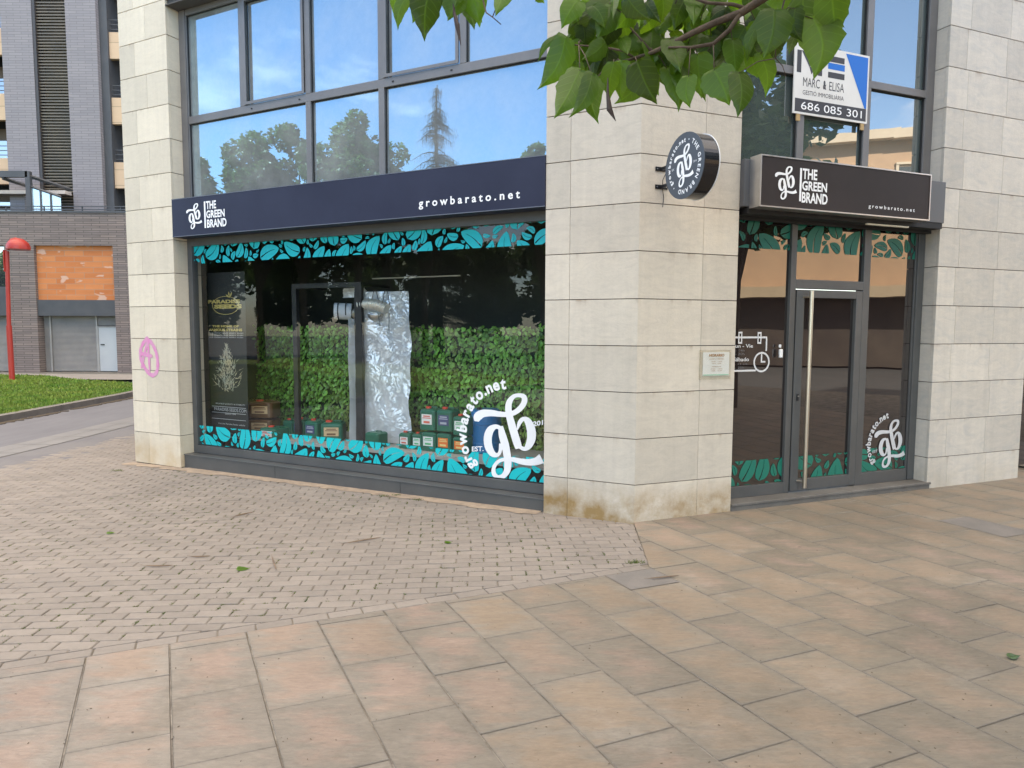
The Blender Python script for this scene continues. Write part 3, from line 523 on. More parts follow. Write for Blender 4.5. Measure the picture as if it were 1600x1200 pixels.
# fine pale dust strip along the foot of the shop window
M_dust=noisy('pale mortar strip',(.36,.28,.20),(.24,.19,.14),9,.95,fine=.25,bump=.4)
mb=MB(); rnd=random.Random(5); vs=[];fs=[]; n=70
for i in range(n+1):
    x=-6.98+6.05*i/n
    w=.07+.05*rnd.random()+(.07 if x<-5 else .02)*rnd.random()
    for d_ in (-w if x>-5.9 else -w-.02,.3):
        p=FL(x,d_ if x>-5.9 or d_<0 else .0,0); vs.append((p.x,p.y,g(p.x,p.y)+(.004 if d_<0 else .006)))
fs=[(2*i,2*i+1,2*i+3,2*i+2) for i in range(n)]
mb.add(vs,fs); tag(mb.build('mortar_strip',M_dust),kind='structure')
# ================================================================ SHOP BUILDING
B=thing('shop_building',tuple(C),'corner shop building clad in pale limestone slabs with grey framed windows','building')
ZJ=lambda k:1.5837+.415*k
def slabs(mb,fr,x0,x1,joints,k0=-4,k1=36,front=0.,th=.032,zbot=None,ztop=None,alt=None):
    for k in range(k0,k1):
        z0,z1=ZJ(k),ZJ(k+1)
        if zbot is not None: z0=max(z0,zbot)
        if ztop is not None: z1=min(z1,ztop)
        if z1-z0<.02: continue
        js=joints if not alt or k%2 else alt
        xs=[x0]+[j for j in js if x0<j<x1]+[x1]
        for a,c in zip(xs,xs[1:]):
            e=.0014
            mb.box(a+(e if a!=x0 else 0),c-(e if c!=x1 else 0),front,front+th,z0+.0035,z1-.0035)
def side(mb,fr,x,sg,d0,d1,k0=-4,k1=36,zbot=None,ztop=None,th=.03):
    for k in range(k0,k1):
        z0,z1=ZJ(k),ZJ(k+1)
        if zbot is not None: z0=max(z0,zbot)
        if ztop is not None: z1=min(z1,ztop)
        if z1-z0<.02: continue
        a,c=(x,x-sg*th); mb.box(min(a,c),max(a,c),d0,d1,z0+.0035,z1-.0035)
ZB=-.35
# corner pillar : two faces meeting at an obtuse angle
XL,XR=-.8907,1.0667
P=B
mb=MB(FL); slabs(mb,FL,XL,0,[-.648],zbot=ZB); side(mb,FL,XL,-1,.034,.30,zbot=ZB)
mb.fr=FR; slabs(mb,FR,0,XR,[.675],zbot=ZB); side(mb,FR,XR,1,.034,.30,zbot=ZB)
pil=mb.build('stone_pillar',M_stone,P,bevel=.0016)
mb=MB(FL); mb.box(XL+.012,-.008,.014,.3,ZB,16.3); mb.fr=FR; mb.box(.008,XR-.012,.014,.3,ZB,16.3); mb.build('pillar_core',M_joint,pil)
# left pillar
XA,XB=-6.914,-6.011
mb=MB(FL); slabs(mb,FL,XA,XB,[-6.40],zbot=ZB,alt=[-6.62]); side(mb,FL,XB,1,.034,.40,zbot=ZB); side(mb,FL,XA,-1,.034,7.5,zbot=ZB)
pl_l=mb.build('stone_pillar',M_stoneL,P,bevel=.0016)
mb=MB(FL); mb.box(XA+.012,XB-.012,.014,.4,ZB,16.3); mb.box(XA+.012,XA+.3,.4,7.5,ZB,16.3); mb.build('pillar_core',M_joint,pl_l)
# graffiti on the left pillar : pink letter A in a ring
M_pink=noisy('pink spray paint',(.62,.20,.40),(.58,.30,.42),14,.7,fine=.2)
def ribbon(mb,px,w,d,fn,depth,wob=.12):
    p=[fn(u,v,depth) for u,v in px]; Q=[Vector((a[0],a[1])) for a in p]; S=[]
    E=[2*Q[0]-Q[1]]+Q+[2*Q[-1]-Q[-2]]
    for i in range(1,len(E)-2):
        for t in (0,.25,.5,.75):
            a,b_,c,e=E[i-1:i+3]; S.append(.5*(2*b_+(c-a)*t+(2*a-5*b_+4*c-e)*t*t+(3*b_-a-3*c+e)*t**3))
    S.append(Q[-1]); vs=[]
    for i,s in enumerate(S):
        t=(S[min(i+1,len(S)-1)]-S[max(i-1,0)]).normalized(); nrm=Vector((-t.y,t.x))*(w/2*(1+wob*math.sin(i*1.7)))
        if i in (0,len(S)-1): nrm=nrm*.5
        dd=d-i*.00002; vs+=[(s.x+nrm.x,dd,s.y+nrm.y),(s.x-nrm.x,dd,s.y-nrm.y)]
    mb.add(vs,[(2*i,2*i+1,2*i+3,2*i+2) for i in range(len(S)-1)])
gz=lambda l:[(190+x/4.8,500+y/4.8) for x,y in l]
mb=MB(FL)
ribbon(mb,gz([(198,150),(165,190),(142,245),(143,310),(165,365),(205,420),(240,435),(268,400),(270,330),(258,260),(232,205),(200,165)]),.055,-.003,pl,0)
ribbon(mb,gz([(196,158),(182,230),(165,310),(150,385)]),.040,-.0036,pl,0)
ribbon(mb,gz([(200,158),(200,240),(207,320),(212,405)]),.042,-.0042,pl,0)
ribbon(mb,gz([(130,272),(180,280),(232,294)]),.055,-.0048,pl,0)
mb.build('graffiti',M_pink,pl_l,label='pink spray painted letter A inside a ring')
# right pillar
XC,XD=3.721,5.24
mb=MB(FR); slabs(mb,FR,XC,XD,[3.99,4.62],zbot=ZB,alt=[4.03,4.66]); side(mb,FR,XC,-1,.034,.35,zbot=ZB); side(mb,FR,XD,1,.034,.6,zbot=ZB)
pr_=mb.build('stone_pillar',M_stoneR,P,bevel=.0016)
mb=MB(FR); mb.box(XC+.012,XD-.012,.014,.6,ZB,16.3); mb.build('pillar_core',M_joint,pr_)
# storeys above the openings, roof slab and hidden sides
for fr_,xa,xb_,js,k0_,k1_,zb__ in ((FL,XB,XL,[-5.2,-4.0,-3.1,-1.9],10,13,5.67),(FL,XB,XL,[-5.2,-4,-3.1,-1.9],19,36,None),(FR,XR,XC,[1.9,2.8],10,13,5.67),(FR,XR,XC,[1.9,2.8],19,36,None),(FR,XD,12,[5.9,6.6,7.4,8.2,9,9.8,10.6],6,36,None)):
    mb=MB(fr_); slabs(mb,fr_,xa,xb_,js,k0=k0_,k1=k1_,zbot=zb__); mb.build('upper_wall',M_stone,P)

mb=MB(FL); mb.box(XB,XL,.034,.30,5.68,6.9); mb.box(XB,XL,.034,.30,9.5,16.3); mb.fr=FR; mb.box(XR,XC,.034,.3,5.68,6.9); mb.box(XR,XC,.034,.3,9.5,16.3); mb.box(XD,12,.034,.3,4.1,16.3)
mb.fr=FL; mb.box(XB+.001,XL-.001,.0,.24,5.655,5.668); mb.fr=FR; mb.box(XR+.001,XC-.001,0,.2,5.655,5.668)
mb.build('soffit',mat('dark soffit',(.07,.066,.06),.8),P)
def pris(pts,z0,z1,mb):
    n=len(pts); mb.add([(p.x,p.y,z0) for p in pts]+[(p.x,p.y,z1) for p in pts],[tuple(range(n)),tuple(range(n,2*n))]+[(i,(i+1)%n,n+(i+1)%n,n+i) for i in range(n)])
mb=MB(); foot=[FL(-6.6,.42,0),FL(-.2,.42,0),FR(.2,.42,0),FR(12,.42,0),FR(12,8,0),FL(-6.6,8,0)]
pris(foot,3.62,16.4,mb); mb.build('upper_floors',M_dark,P)
mb=MB(); pris([FL(-6.95,-.06,0),FL(.03,-.06,0),FR(12,-.06,0),FR(12,8.2,0),FL(-6.95,8.2,0)],16.4,16.75,mb); mb.build('roof',M_stone,P)
mb=MB(FR); mb.box(XD,12,.5,.53,0,4.2); mb.build('side_glazing',M_glassD,P)
mb=MB(FR); mb.box(12,12.1,0,8,0,16.4); mb.fr=FL; mb.box(-6.9,-6.6,7.5,8,0,16.4); mb.build('back_wall',M_stone,P)
# ---- shop room
mb=MB(FL); mb.box(-6.55,.5,2.6,2.65,-.1,3.6); mb.box(-6.58,-6.55,.3,2.6,-.1,3.6); mb.build('room_wall',noisy('dark green grey room wall',(.022,.028,.026),(.03,.034,.032),1.,.8),P)
mb=MB(FL); mb.box(.15,.18,.35,2.6,-.1,3.6); mb.build('room_wall',M_dark,P)
mb=MB(FL); mb.box(-6.6,.0,.27,2.6,3.40,3.45); mb.build('room_ceiling',M_dark,P)
mb=MB(FL); mb.box(-6.6,.0,.3,2.6,-.05,.05); mb.build('room_floor',noisy('grey room floor',(.12,.12,.115),(.16,.155,.15),2,.6),P)
mb=MB(FL); mb.box(-5.92,-.7,.55,2.5,.262,.30); plt=mb.build('display_platform',noisy('pale display board',(.42,.41,.38),(.36,.35,.33),3,.5,fine=.1),P)
mb=MB(FL); mb.box(-5.9,-.72,.6,2.5,.051,.261); mb.build('platform_front',M_dark,plt)
# pale strip of wall at the left end of the window
mb=MB(FL); mb.box(-6.545,-6.05,.36,.40,.3,1.78); mb.build('pale_panel',noisy('pale interior panel',(.34,.33,.26),(.30,.29,.23),3,.7),P)
# ---- shop window : frame, pane, decals
sw=thing('shop_window',tuple(FL(-3.4,.23,0)-C)); sw.parent=B
mb=MB(FL); GX0,GX1,GZ0,GZ1=-5.93,-.96,.2,2.765
mb.box(XB+.001,GX0,.2,.29,.10,2.9); mb.box(GX1,XL-.001,.2,.29,.10,2.9); mb.box(GX0,GX1,.198,.29,.10,GZ0); mb.box(GX0,GX1,.198,.29,GZ1,2.9)
mb.build('frame',M_frame,sw,bevel=.003)
mb=MB(FL); mb.box(GX0,GX1,.222,.232,GZ0,GZ0+.012); mb.build('gasket',M_gasket,sw)
mb=MB(FL); mb.poly([(GX0,.240,GZ0),(GX1,.240,GZ0),(GX1,.240,GZ1),(GX0,.240,GZ1)]); mb.build('pane',M_glassS,sw)
mb=MB(FL); leaf_band(mb,GX0,GX1,2.545,GZ1,.236,3,big=.25); mb.build('leaf_decal',M_teal,sw,label='teal leaf pattern along the top of the glass')
mb=MB(FL); leaf_band(mb,GX0,GX1,GZ0+.01,.455,.236,8,big=.27); mb.build('leaf_decal',M_teal,sw,label='teal leaf pattern along the bottom of the glass')
mb=MB(FL); logo(mb,-1.3932,.6425,.8946,.231,); mb.build('logo_mark',M_white,sw,label='big white script letters gb')
mb=MB(FL); arc_text(mb,'growbarato.net',-1.3825,.6301,.557,-139,-267,.231,.165,bold=.035,wf=.95)
mb.build('web_address',M_white,sw); mb=MB(FL); text(mb,'EST.',-1.815,-1.675,.455,.508,.2305,bold=.02,slope=.12); text(mb,'201',-1.115,-1.005,.765,.815,.2305,bold=.03,slope=.22)
mb.build('lettering',M_white,sw)
mb=MB(FL); mb.box(-6.0,XL-.001,.05,.30,-.3,.085); mb.box(-6.005,XL-.0012,.042,.195,.0855,.098); mb.build('plinth',M_frame,sw,bevel=.003)
for x in (-4.42,-2.6): mb=MB(FL); mb.box(x,x+.004,.0485,.052,-.3,.085); mb.build('plinth_joint',M_gasket,sw)
# ---- upper window on the window side
uw=thing('upper_window',tuple(FL(-3.4,.23,4)-C)); uw.parent=B
UZ0,UZ1=3.28,5.655
mb=MB(FL)
mb.box(XB+.001,-5.90,.18,.27,UZ0,UZ1); mb.box(-5.90,-5.885,.19,.27,UZ0,UZ1); mb.box(-.945,XL-.001,.18,.27,UZ0,UZ1); mb.box(-5.885,-.945,.182,.27,4.272,4.362)
mb.box(-5.885,-.945,.182,.27,UZ0,3.33); mb.box(-5.885,-.945,.182,.27,UZ1-.07,UZ1-.001)
for x in (-3.95,-2.93): mb.box(x,x+.075,.18,.27,3.33,4.272); mb.box(x,x+.075,.18,.27,4.362,UZ1-.07)
for x in (-4.975,-1.925): mb.box(x,x+.075,.18,.27,4.362,UZ1-.07)
mb.build('frame',M_frameU,uw,bevel=.003)
for (a,c) in ((-4.893,-3.957),(-2.850,-1.932)):
    mb=MB(FL)   # opening sashes stand a little proud
    z0,z1=4.366,UZ1-.075; w=.035
    mb.box(a,a+w,.166,.179,z0,z1); mb.box(c-w,c,.166,.179,z0,z1); mb.box(a+w,c-w,.166,.179,z0,z0+w); mb.box(a+w,c-w,.166,.179,z1-w,z1)
    mb.build('sash',M_frameU,uw,bevel=.002)
for x in (-4.80,-4.05,-2.75,-2.03): mb=MB(FL); mb.box(x,x+.022,.176,.1815,4.308,4.322); mb.build('drain_cap',M_gasket,uw)
for i,(x0,x1,z0,z1) in enumerate([(-5.885,-3.95,3.33,4.272),(-3.875,-2.93,3.33,4.272),(-2.855,-.945,3.33,4.272),(-5.885,-4.975,4.362,5.585),(-4.90,-3.95,4.362,5.585),(-3.875,-2.93,4.362,5.585),(-2.855,-1.925,4.362,5.585),(-1.85,-.945,4.362,5.585)]):
    rx,rz=random.Random(i).uniform(-.0008,.0008),random.Random(i+50).uniform(-.0012,.0012)
    mb=MB(FL); mb.poly([(x0,.222-rx,z0),(x1,.222+rx,z0),(x1,.222+rx+rz,z1),(x0,.222-rx+rz,z1)]); mb.build('pane',M_glassU,uw)
for (x0,x1,z0,z1) in [(-5.885,-3.95,3.33,4.272),(-3.875,-2.93,3.33,4.272),(-2.855,-.945,3.33,4.272),(-5.885,-4.975,4.362,5.585),(-4.858,-3.992,4.401,5.545),(-3.875,-2.93,4.362,5.585),(-2.815,-1.967,4.401,5.545),(-1.85,-.945,4.362,5.585)]:
    e=.006; mb=MB(FL)
    mb.box(x0,x0+e,.205,.219,z0,z1); mb.box(x1-e,x1,.205,.219,z0,z1); mb.box(x0+e,x1-e,.205,.219,z0,z0+e); mb.box(x0+e,x1-e,.205,.219,z1-e,z1)
    mb.build('gasket',M_gasket,uw)
# second storey windows above the frame of the picture
for fr,a,c in ((FL,XB,XL),(FR,XR,XC)):
    mb=MB(fr); mb.poly([(a,.25,6.9),(c,.25,6.9),(c,.25,9.5),(a,.25,9.5)]); w2=mb.build('window',M_glassU,B)
    mb=MB(fr); n=5 if fr is FL else 3
    for i in range(n+1): x=a+(c-a-.08)*i/n; mb.box(x,x+.08,.2,.28,6.9,9.5)
    mb.build('frame',M_frameU,w2)
# ---- upper window on the door side
ur=thing('upper_window',tuple(FR(2.4,.2,4)-C)); ur.parent=B
mb=MB(FR)
mb.box(XR+.001,1.13,.15,.24,3.2,UZ1); mb.box(3.60,XC-.001,.15,.24,3.2,UZ1); mb.box(1.13,3.60,.152,.24,4.195,4.27); mb.box(1.13,3.6,.152,.24,3.2,3.3); mb.box(1.13,3.6,.152,.24,5.58,UZ1-.001)
for x in (1.86,2.73): mb.box(x,x+.085,.15,.24,3.3,4.195); mb.box(x,x+.085,.15,.24,4.27,5.58)
mb.build('frame',M_frameU,ur,bevel=.003)
k=0
for z0,z1 in ((3.3,4.195),(4.27,5.58)):
    for x0,x1 in ((1.13,1.86),(1.945,2.73),(2.815,3.60)):
        k+=1; q=random.Random(k*7).uniform(-.001,.001)
        mb=MB(FR); mb.poly([(x0,.192-q,z0),(x1,.192+q,z0),(x1,.192,z1),(x0,.192,z1)]); mb.build('pane',M_glassUR,ur)
for z0,z1 in ((3.3,4.195),(4.27,5.58)):
    for x0,x1 in ((1.13,1.86),(1.945,2.73),(2.815,3.60)):
        mb=MB(FR); e=.007; mb.box(x0,x0+e,.17,.187,z0,z1); mb.box(x1-e,x1,.17,.187,z0,z1); mb.box(x0+e,x1-e,.17,.187,z0,z0+e); mb.box(x0+e,x1-e,.17,.187,z1-e,z1); mb.build('gasket',M_gasket,ur)
# ---- entrance
en=thing('entrance',tuple(FR(2.4,.19,0)-C)); en.parent=B
M_step=noisy('dark stone step',(.10,.092,.082),(.14,.13,.115),4,.6,fine=.25)
mb=MB(FR); mb.box(XR+.001,XC+.03,-.01,.4,-.15,.048); mb.box(XR+.001,XC+.04,-.022,.4,.0485,.072); mb.build('step',M_step,en,bevel=.004)
mb=MB(FR); 
mb.box(XR+.001,1.10,.16,.25,.0725,2.84); mb.box(3.62,XC-.001,.16,.25,.0725,2.84); mb.box(3.60,3.62,.175,.25,.0725,2.84)
mb.box(1.855,1.925,.158,.25,.0725,2.84); mb.box(2.83,2.925,.158,.25,.0725,2.84)
mb.box(1.10,1.855,.16,.25,.0725,.185); mb.box(2.925,3.6,.16,.25,.0725,.20)
for a,c in ((1.10,1.855),(1.925,2.83),(2.925,3.6)): mb.box(a,c,.16,.25,2.785,2.84)
mb.box(1.925,2.83,.158,.25,2.145,2.235)
mb.build('frame',M_frame,en,bevel=.003)
mb=MB(FR); mb.box(XR,XC,.1,.14,2.77,2.83); mb.box(XR,XC,.10,.4,2.84,3.2); mb.build('soffit',mat('black soffit',(.012,.011,.011),.7),en)
door=thing('door',tuple(FR(1.93,.19,0)-C-(FR(2.4,.19,0)-C))); door.parent=en
mb=MB(FR); dz0,dz1=.085,2.135
mb.box(1.935,2.035,.150,.20,dz0,dz1); mb.box(2.735,2.82,.150,.20,dz0,dz1); mb.box(2.035,2.735,.150,.20,dz0,.20); mb.box(2.035,2.735,.150,.20,2.055,dz1)
mb.build('door_frame',M_frame,door,bevel=.003)
mb=MB(FR); mb.poly([(2.035,.185,.20),(2.735,.185,.20),(2.735,.185,2.055),(2.035,.185,2.055)]); mb.build('pane',M_glassD,door)
def bar(x,z): return [(x,z)]
mb=MB(FR); hx=2.05
mb.tube([(hx,.075,.13),(hx,.075,2.12)],.021,16)
for z in (.19,2.06): mb.tube([(hx,.075,z),(hx-.03,.152,z)],.011,10)
mb.build('handle',M_steel,door,smooth=False)
mb=MB(FR); mb.box(1.975,2.0,.140,.1495,1.015,1.085); mb.build('lock',M_black,door,bevel=.003)
mb=MB(FR); mb.tube([(1.988,.141,1.062),(1.988,.132,1.062)],.007,10); mb.build('lock_cylinder',M_alu,door)
for i,(x0,x1,z0,z1) in enumerate([(1.10,1.855,.185,2.785),(2.925,3.60,.20,2.785),(1.925,2.83,2.235,2.785)]):
    q=(.0006,-.0009,.0012)[i]
    mb=MB(FR); mb.poly([(x0,.19-q,z0),(x1,.19+q,z0),(x1,.19+q,z1),(x0,.19-q,z1)]); mb.build('pane',M_glassD,en)
for q_ in ((1.10,1.855,.19,.435,21,.27),(2.925,3.6,.205,.455,22,.27),(1.10,1.855,2.52,2.785,31,.29),(2.925,3.6,2.50,2.785,32,.27),(1.925,2.83,2.51,2.785,33,.27)): mb=MB(FR); leaf_band(mb,*q_[:4],.186,q_[4],big=q_[5]); mb.build('leaf_decal',M_green,en)
mb=MB(FR); leaf_band(mb,2.035,2.735,.205,.435,.181,23,big=.27); mb.build('leaf_decal',M_green,door)
mb=MB(FR); logo(mb,3.355,.49,.53,.182); arc_text(mb,'growbarato.net',3.362,.485,.33,-139,-262,.182,.098,bold=.035,wf=.95); text(mb,'EST',3.10,3.175,.40,.43,.1815,bold=.01,slope=.1)
mb.build('logo_mark',noisy('pale grey vinyl',(.55,.56,.57),(.50,.51,.52),8,.5),en)
# opening hours in white on the left side panel
M_grey=mat('pale lettering',(.62,.62,.62),.5); M_gdim=mat('dim lettering',(.16,.15,.15),.5)
q=lambda x,y:pr(1140+x/7.5,460+y/7.5,.186)
mb=MB(FR); dd=.186
def rect(mb,x0,x1,z0,z1,d): mb.poly([(x0,d,z0),(x1,d,z0),(x1,d,z1),(x0,d,z1)])
xt,zt=q(430,480); xb,zb=q(430,640); xl,_=q(62,480); _,zbot=q(250,870); w=.018
rect(mb,1.101,xt+.006,zt-w/2,zt+w/2,dd); rect(mb,xt-w/2,xt+w/2,zb,zt-w/2,dd); cx_,cz_=q(372,770); rx_=q(458,770)[0]-cx_
rect(mb,1.101,cx_-rx_*.75,zbot-w/2,zbot+w/2,dd)
ring=[]; n=40
for i in range(n):
    th=2*math.pi*i/n
    for r_ in (rx_+w/2,rx_-w/2): ring.append((cx_+r_*math.cos(th),dd-.0005,cz_+r_*math.sin(th)))
mb.add(ring,[(2*i,2*i+1,(2*i+3)%(2*n),(2*i+2)%(2*n)) for i in range(n)])
hx_,hz_=q(370,775); rect(mb,hx_-.008,hx_+.008,hz_,hz_+.085,dd-.0003); rect(mb,hx_+.009,hx_+.05,hz_-.001,hz_+.015,dd-.0003)
for u in (120,345):
    x,z=q(u,487); a=.024;h_=.058
    rect(mb,x-a,x-a*.45,z-h_,z+h_,dd-.001); rect(mb,x+a*.45,x+a,z-h_,z+h_,dd-.001); rect(mb,x-a*.45,x+a*.45,z+h_*.7,z+h_,dd-.001); rect(mb,x-a*.45,x+a*.45,z-h_,z-h_*.7,dd-.001)
mb.build('clock_drawing',M_grey,en); mb=MB(FR); x0,z0=q(75,605); x1,z1=q(272,560); text(mb,'Lun - Vie',x0-.045,x1,z0,z1,dd,bold=.015)
x0,z0=q(62,765); x1,z1=q(225,715); text(mb,'S\u00e1bado',x0-.02,x1,z0,z1,dd,bold=.015)
mb.build('lettering',M_grey,en)
mb=MB(FR)
for s,y0,y1,xe in (('10 - 14h',650,622,172),('17 - 20h',692,662,172),('10 - 13:30h',808,785,216),('17 - 20h',852,825,168)):
    x0,z0=q(62,y0); x1,z1=q(xe,y1); text(mb,s,x0-.06,x1,z0,z1,dd)
mb.build('small_lettering',M_gdim,en)
# ================================================================ SIGNS
def hexrgb(*a): return a
M_lit=noisy('white sign letters',(.86,.86,.85),(.80,.80,.80),6,.5)
s1=thing('fascia_sign',tuple(FL(-3.4,-.012,3.08)),'long navy fascia sign with white lettering above the big shop window','sign')
mb=MB(FL); mb.box(-6.0,XL-.002,-.012,.17,2.855,3.315); mb.build('sign_box',M_navy,s1,bevel=.003)
mb=MB(FL); mb.box(-6.0,XL-.002,-.016,-.0125,2.856,2.864); mb.box(-6.003,XL-.0024,-.014,.165,3.3155,3.323); mb.build('edge_trim',mat('slate trim',(.11,.12,.15),.4),s1)
D=-.0145
zq=lambda l:[(270+x/12,300+y/12) for x,y in l]
def box_px(fn,u0,v0,u1,v1,d):
    a=fn(u0,v1,d); b_=fn(u1,v0,d); c=fn(u0,v0,d); e=fn(u1,v1,d); return a[0],b_[0],(a[1]+e[1])/2,(b_[1]+c[1])/2
a=pl(289,342,D); b_=pl(314,342,D); t=pl(300,322,D)[1]; bt=pl(300,362,D)[1]
mb=MB(FL); logo(mb,(a[0]+b_[0])/2,(t+bt)/2,t-bt,D,asp=(b_[0]-a[0])/(.9*(t-bt))); mb.build('logo_mark',M_lit,s1)
mb=MB(FL)
xb0,xb1=pl(317,340,D)[0],pl(319.3,340,D)[0]; z1,z0=pl(318,318.5,D)[1],pl(319,360,D)[1]
rect(mb,xb0,xb1,z0,z1,D); hh=(z1-z0)
X0=pl(320.2,340,D)[0]
text(mb,'THE',X0,pl(336,340,D)[0],z0+.70*hh,z1,D,bold=.03); text(mb,'GREEN',X0,pl(349,340,D)[0],z0+.36*hh,z0+.65*hh,D,bold=.03); text(mb,'BRAND',X0+.008,pl(351.5,340,D)[0],z0,z0+.31*hh,D,bold=.03)
mb.build('brand_lettering',M_lit,s1); mb=MB(FL); a=pl(652,318,D); b_=pl(810,304,D); zc=(pl(730,313,D)[1]); text(mb,'growbarato.net',a[0],b_[0],zc-.052,zc+.053,D,bold=.023,spacing=1.55)
mb.build('lettering',M_lit,s1)
# fascia behind the entrance sign and the sign itself
mb=MB(FR); mb.box(XR+.002,3.70,-.055,.15,2.86,3.285); fb=mb.build('fascia_box',mat('grey fascia box',(.085,.085,.088),.45),B,bevel=.003)
mb=MB(FR); mb.box(1.12,3.68,-.05,.12,2.80,2.858); mb.build('fascia_soffit',mat('black soffit',(.012,.011,.011),.7),fb)
DS=-.19; s2=thing('entrance_sign',tuple(FR(2.1,DS,3.05)),'charcoal brown lightbox sign with white rim above the glass entrance door','sign')
x0=pr(1185,278,DS)[0]; x1=pr(1451,305,DS)[0]; z1=(pr(1185,237,DS)[1]+pr(1453,268,DS)[1])/2; z0=(pr(1183,318,DS)[1]+pr(1450,341,DS)[1])/2
mb=MB(FR); mb.box(x0+.012,x1-.012,DS,-.057,z0+.012,z1-.012); mb.build('panel',M_brownsign,s2)
mb=MB(FR); mb.box(x0,x1,DS-.006,-.0565,z1-.0115,z1); mb.box(x0,x1,DS-.006,-.0565,z0,z0+.0115); mb.box(x0,x0+.0115,DS-.006,-.0565,z0+.0115,z1-.0115); mb.box(x1-.0115,x1,DS-.006,-.0565,z0+.0115,z1-.0115); mb.build('rim',M_alu,s2)
D=DS-.0015
mb=MB(FR); a=pr(1208,282,D); b_=pr(1243,284,D); t=pr(1225,255.5,D)[1]; bt=pr(1225,309,D)[1]
logo(mb,(a[0]+b_[0])/2,(t+bt)/2,t-bt,D,asp=(b_[0]-a[0])/(.9*(t-bt))); mb.build('logo_mark',M_lit,s2)
mb=MB(FR); xb0,xb1=pr(1247,285,D)[0],pr(1250,285,D)[0]; z1_,z0_=pr(1249,259,D)[1],pr(1249,311,D)[1]; hh=z1_-z0_
rect(mb,xb0,xb1,z0_,z1_,D); X0=pr(1251,285,D)[0]
text(mb,'THE',X0,pr(1274,285,D)[0],z0_+.68*hh,z1_,D,bold=.03); text(mb,'GREEN',X0,pr(1290,285,D)[0],z0_+.34*hh,z0_+.63*hh,D,bold=.03); text(mb,'BRAND',X0,pr(1291.5,285,D)[0],z0_-.01,z0_+.29*hh,D,bold=.03)
mb.build('brand_lettering',M_lit,s2); mb=MB(FR); a=pr(1355,318,D); b_=pr(1427,325,D); zc=(a[1]+b_[1])/2; text(mb,'growbarato.net',a[0],b_[0],zc-.022,zc+.024,D,bold=.01,spacing=1.5); mb.build('lettering',M_lit,s2)
# lamp strip under the entrance sign
lp_=thing('strip_lamp',tuple(FR(3.1,-.0,2.79)),'thin pale lamp strip fixed under the sign over the entrance','lamp')
mb=MB(FR); mb.box(2.62,3.2,-.045,-.02,2.785,2.799); mb.build('diffuser',mat('pale diffuser',(.8,.74,.6),.4),lp_)
# round projecting sign : its disc stands out from the door-side face of the corner pillar
s3=thing('projecting_sign',tuple(FR(.2,0,3.05)),'round black and white sign on two brackets sticking out of the corner pillar','sign')
fu,fv=1067,262   # middle of the near face
# disc axis : points to the viewer's left, face plane perpendicular to the wall
ax=Vector(-Rv)
dist_n=.36
xf=.245; ctr=FR(xf,-dist_n,3.03)
XN,DC,ZC,RD=.12,.46,3.05,.262
M_face=noisy('slate sign face',(.035,.042,.055),(.042,.05,.062),2,.45)
def SD(x,d,z): return FR(x,-d,z)
def disc(mb,x0,x1,r,n=56):
    vs=[];
    for x in (x0,x1):
        for i in range(n): th=2*math.pi*i/n; vs.append((x,DC+r*math.cos(th),ZC+r*math.sin(th)))
    mb.add(vs,[tuple(range(n)),tuple(range(2*n-1,n-1,-1))]+[(i,(i+1)%n,n+(i+1)%n,n+i) for i in range(n)])
mb=MB(SD); disc(mb,XN+.006,XN+.146,RD-.006); o=mb.build('drum',mat('gloss black drum',(.012,.012,.015),.18),s3)
mb=MB(SD); disc(mb,XN,XN+.0055,RD); mb.build('face',M_face,s3)
mb=MB(SD); disc(mb,XN+.1465,XN+.152,RD); mb.build('face',M_white,s3)
# lettering on the near face: local x grows away from the wall (to the right as seen)
def FACE(x,d,z): return FR(XN-.0016+d,-DC-x,ZC+z)
mb=MB(FACE); logo(mb,0,.0,.33,0,asp=.92); mb.build('logo_mark',M_lit,s3)
mb=MB(FACE); arc_text(mb,'growbarato.net',0,0,.205,222,84,0,.052,bold=.03); arc_text(mb,'THE GREEN BRAND',0,0,.205,62,-112,0,.050,bold=.03)
for a in (73,-130): mb.add([(.205*math.cos(R_(a))+.006*math.cos(t),0,.205*math.sin(R_(a))+.006*math.sin(t)) for t in (0,1,2,3,4,5)],[tuple(range(6))])
text(mb,'EST.',-.165,-.13,-.012,.004,0); text(mb,'2014',.125,.165,-.0,.016,0)
mb.build('lettering',M_lit,s3)
for z in (3.125,2.972):
    mb=MB(FR); mb.box(.15,.275,-.008,-.0005,z-.018,z+.018); mb.box(.200,.212,-.215,-.0085,z-.014,z+.014); mb.build('bracket',M_black,s3)
    for x in (.166,.258): mb=MB(FR); mb.tube([(x,-.0085,z),(x,-.013,z)],.005,8); mb.build('bolt',M_alu,s3)
mb=MB(FR); mb.tube([(.245,-.03,3.10),(.22,-.012,3.03),(.222,-.01,2.95),(.235,-.01,2.88),(.228,-.008,2.80)],.0035,6); mb.build('cable',M_black,s3)
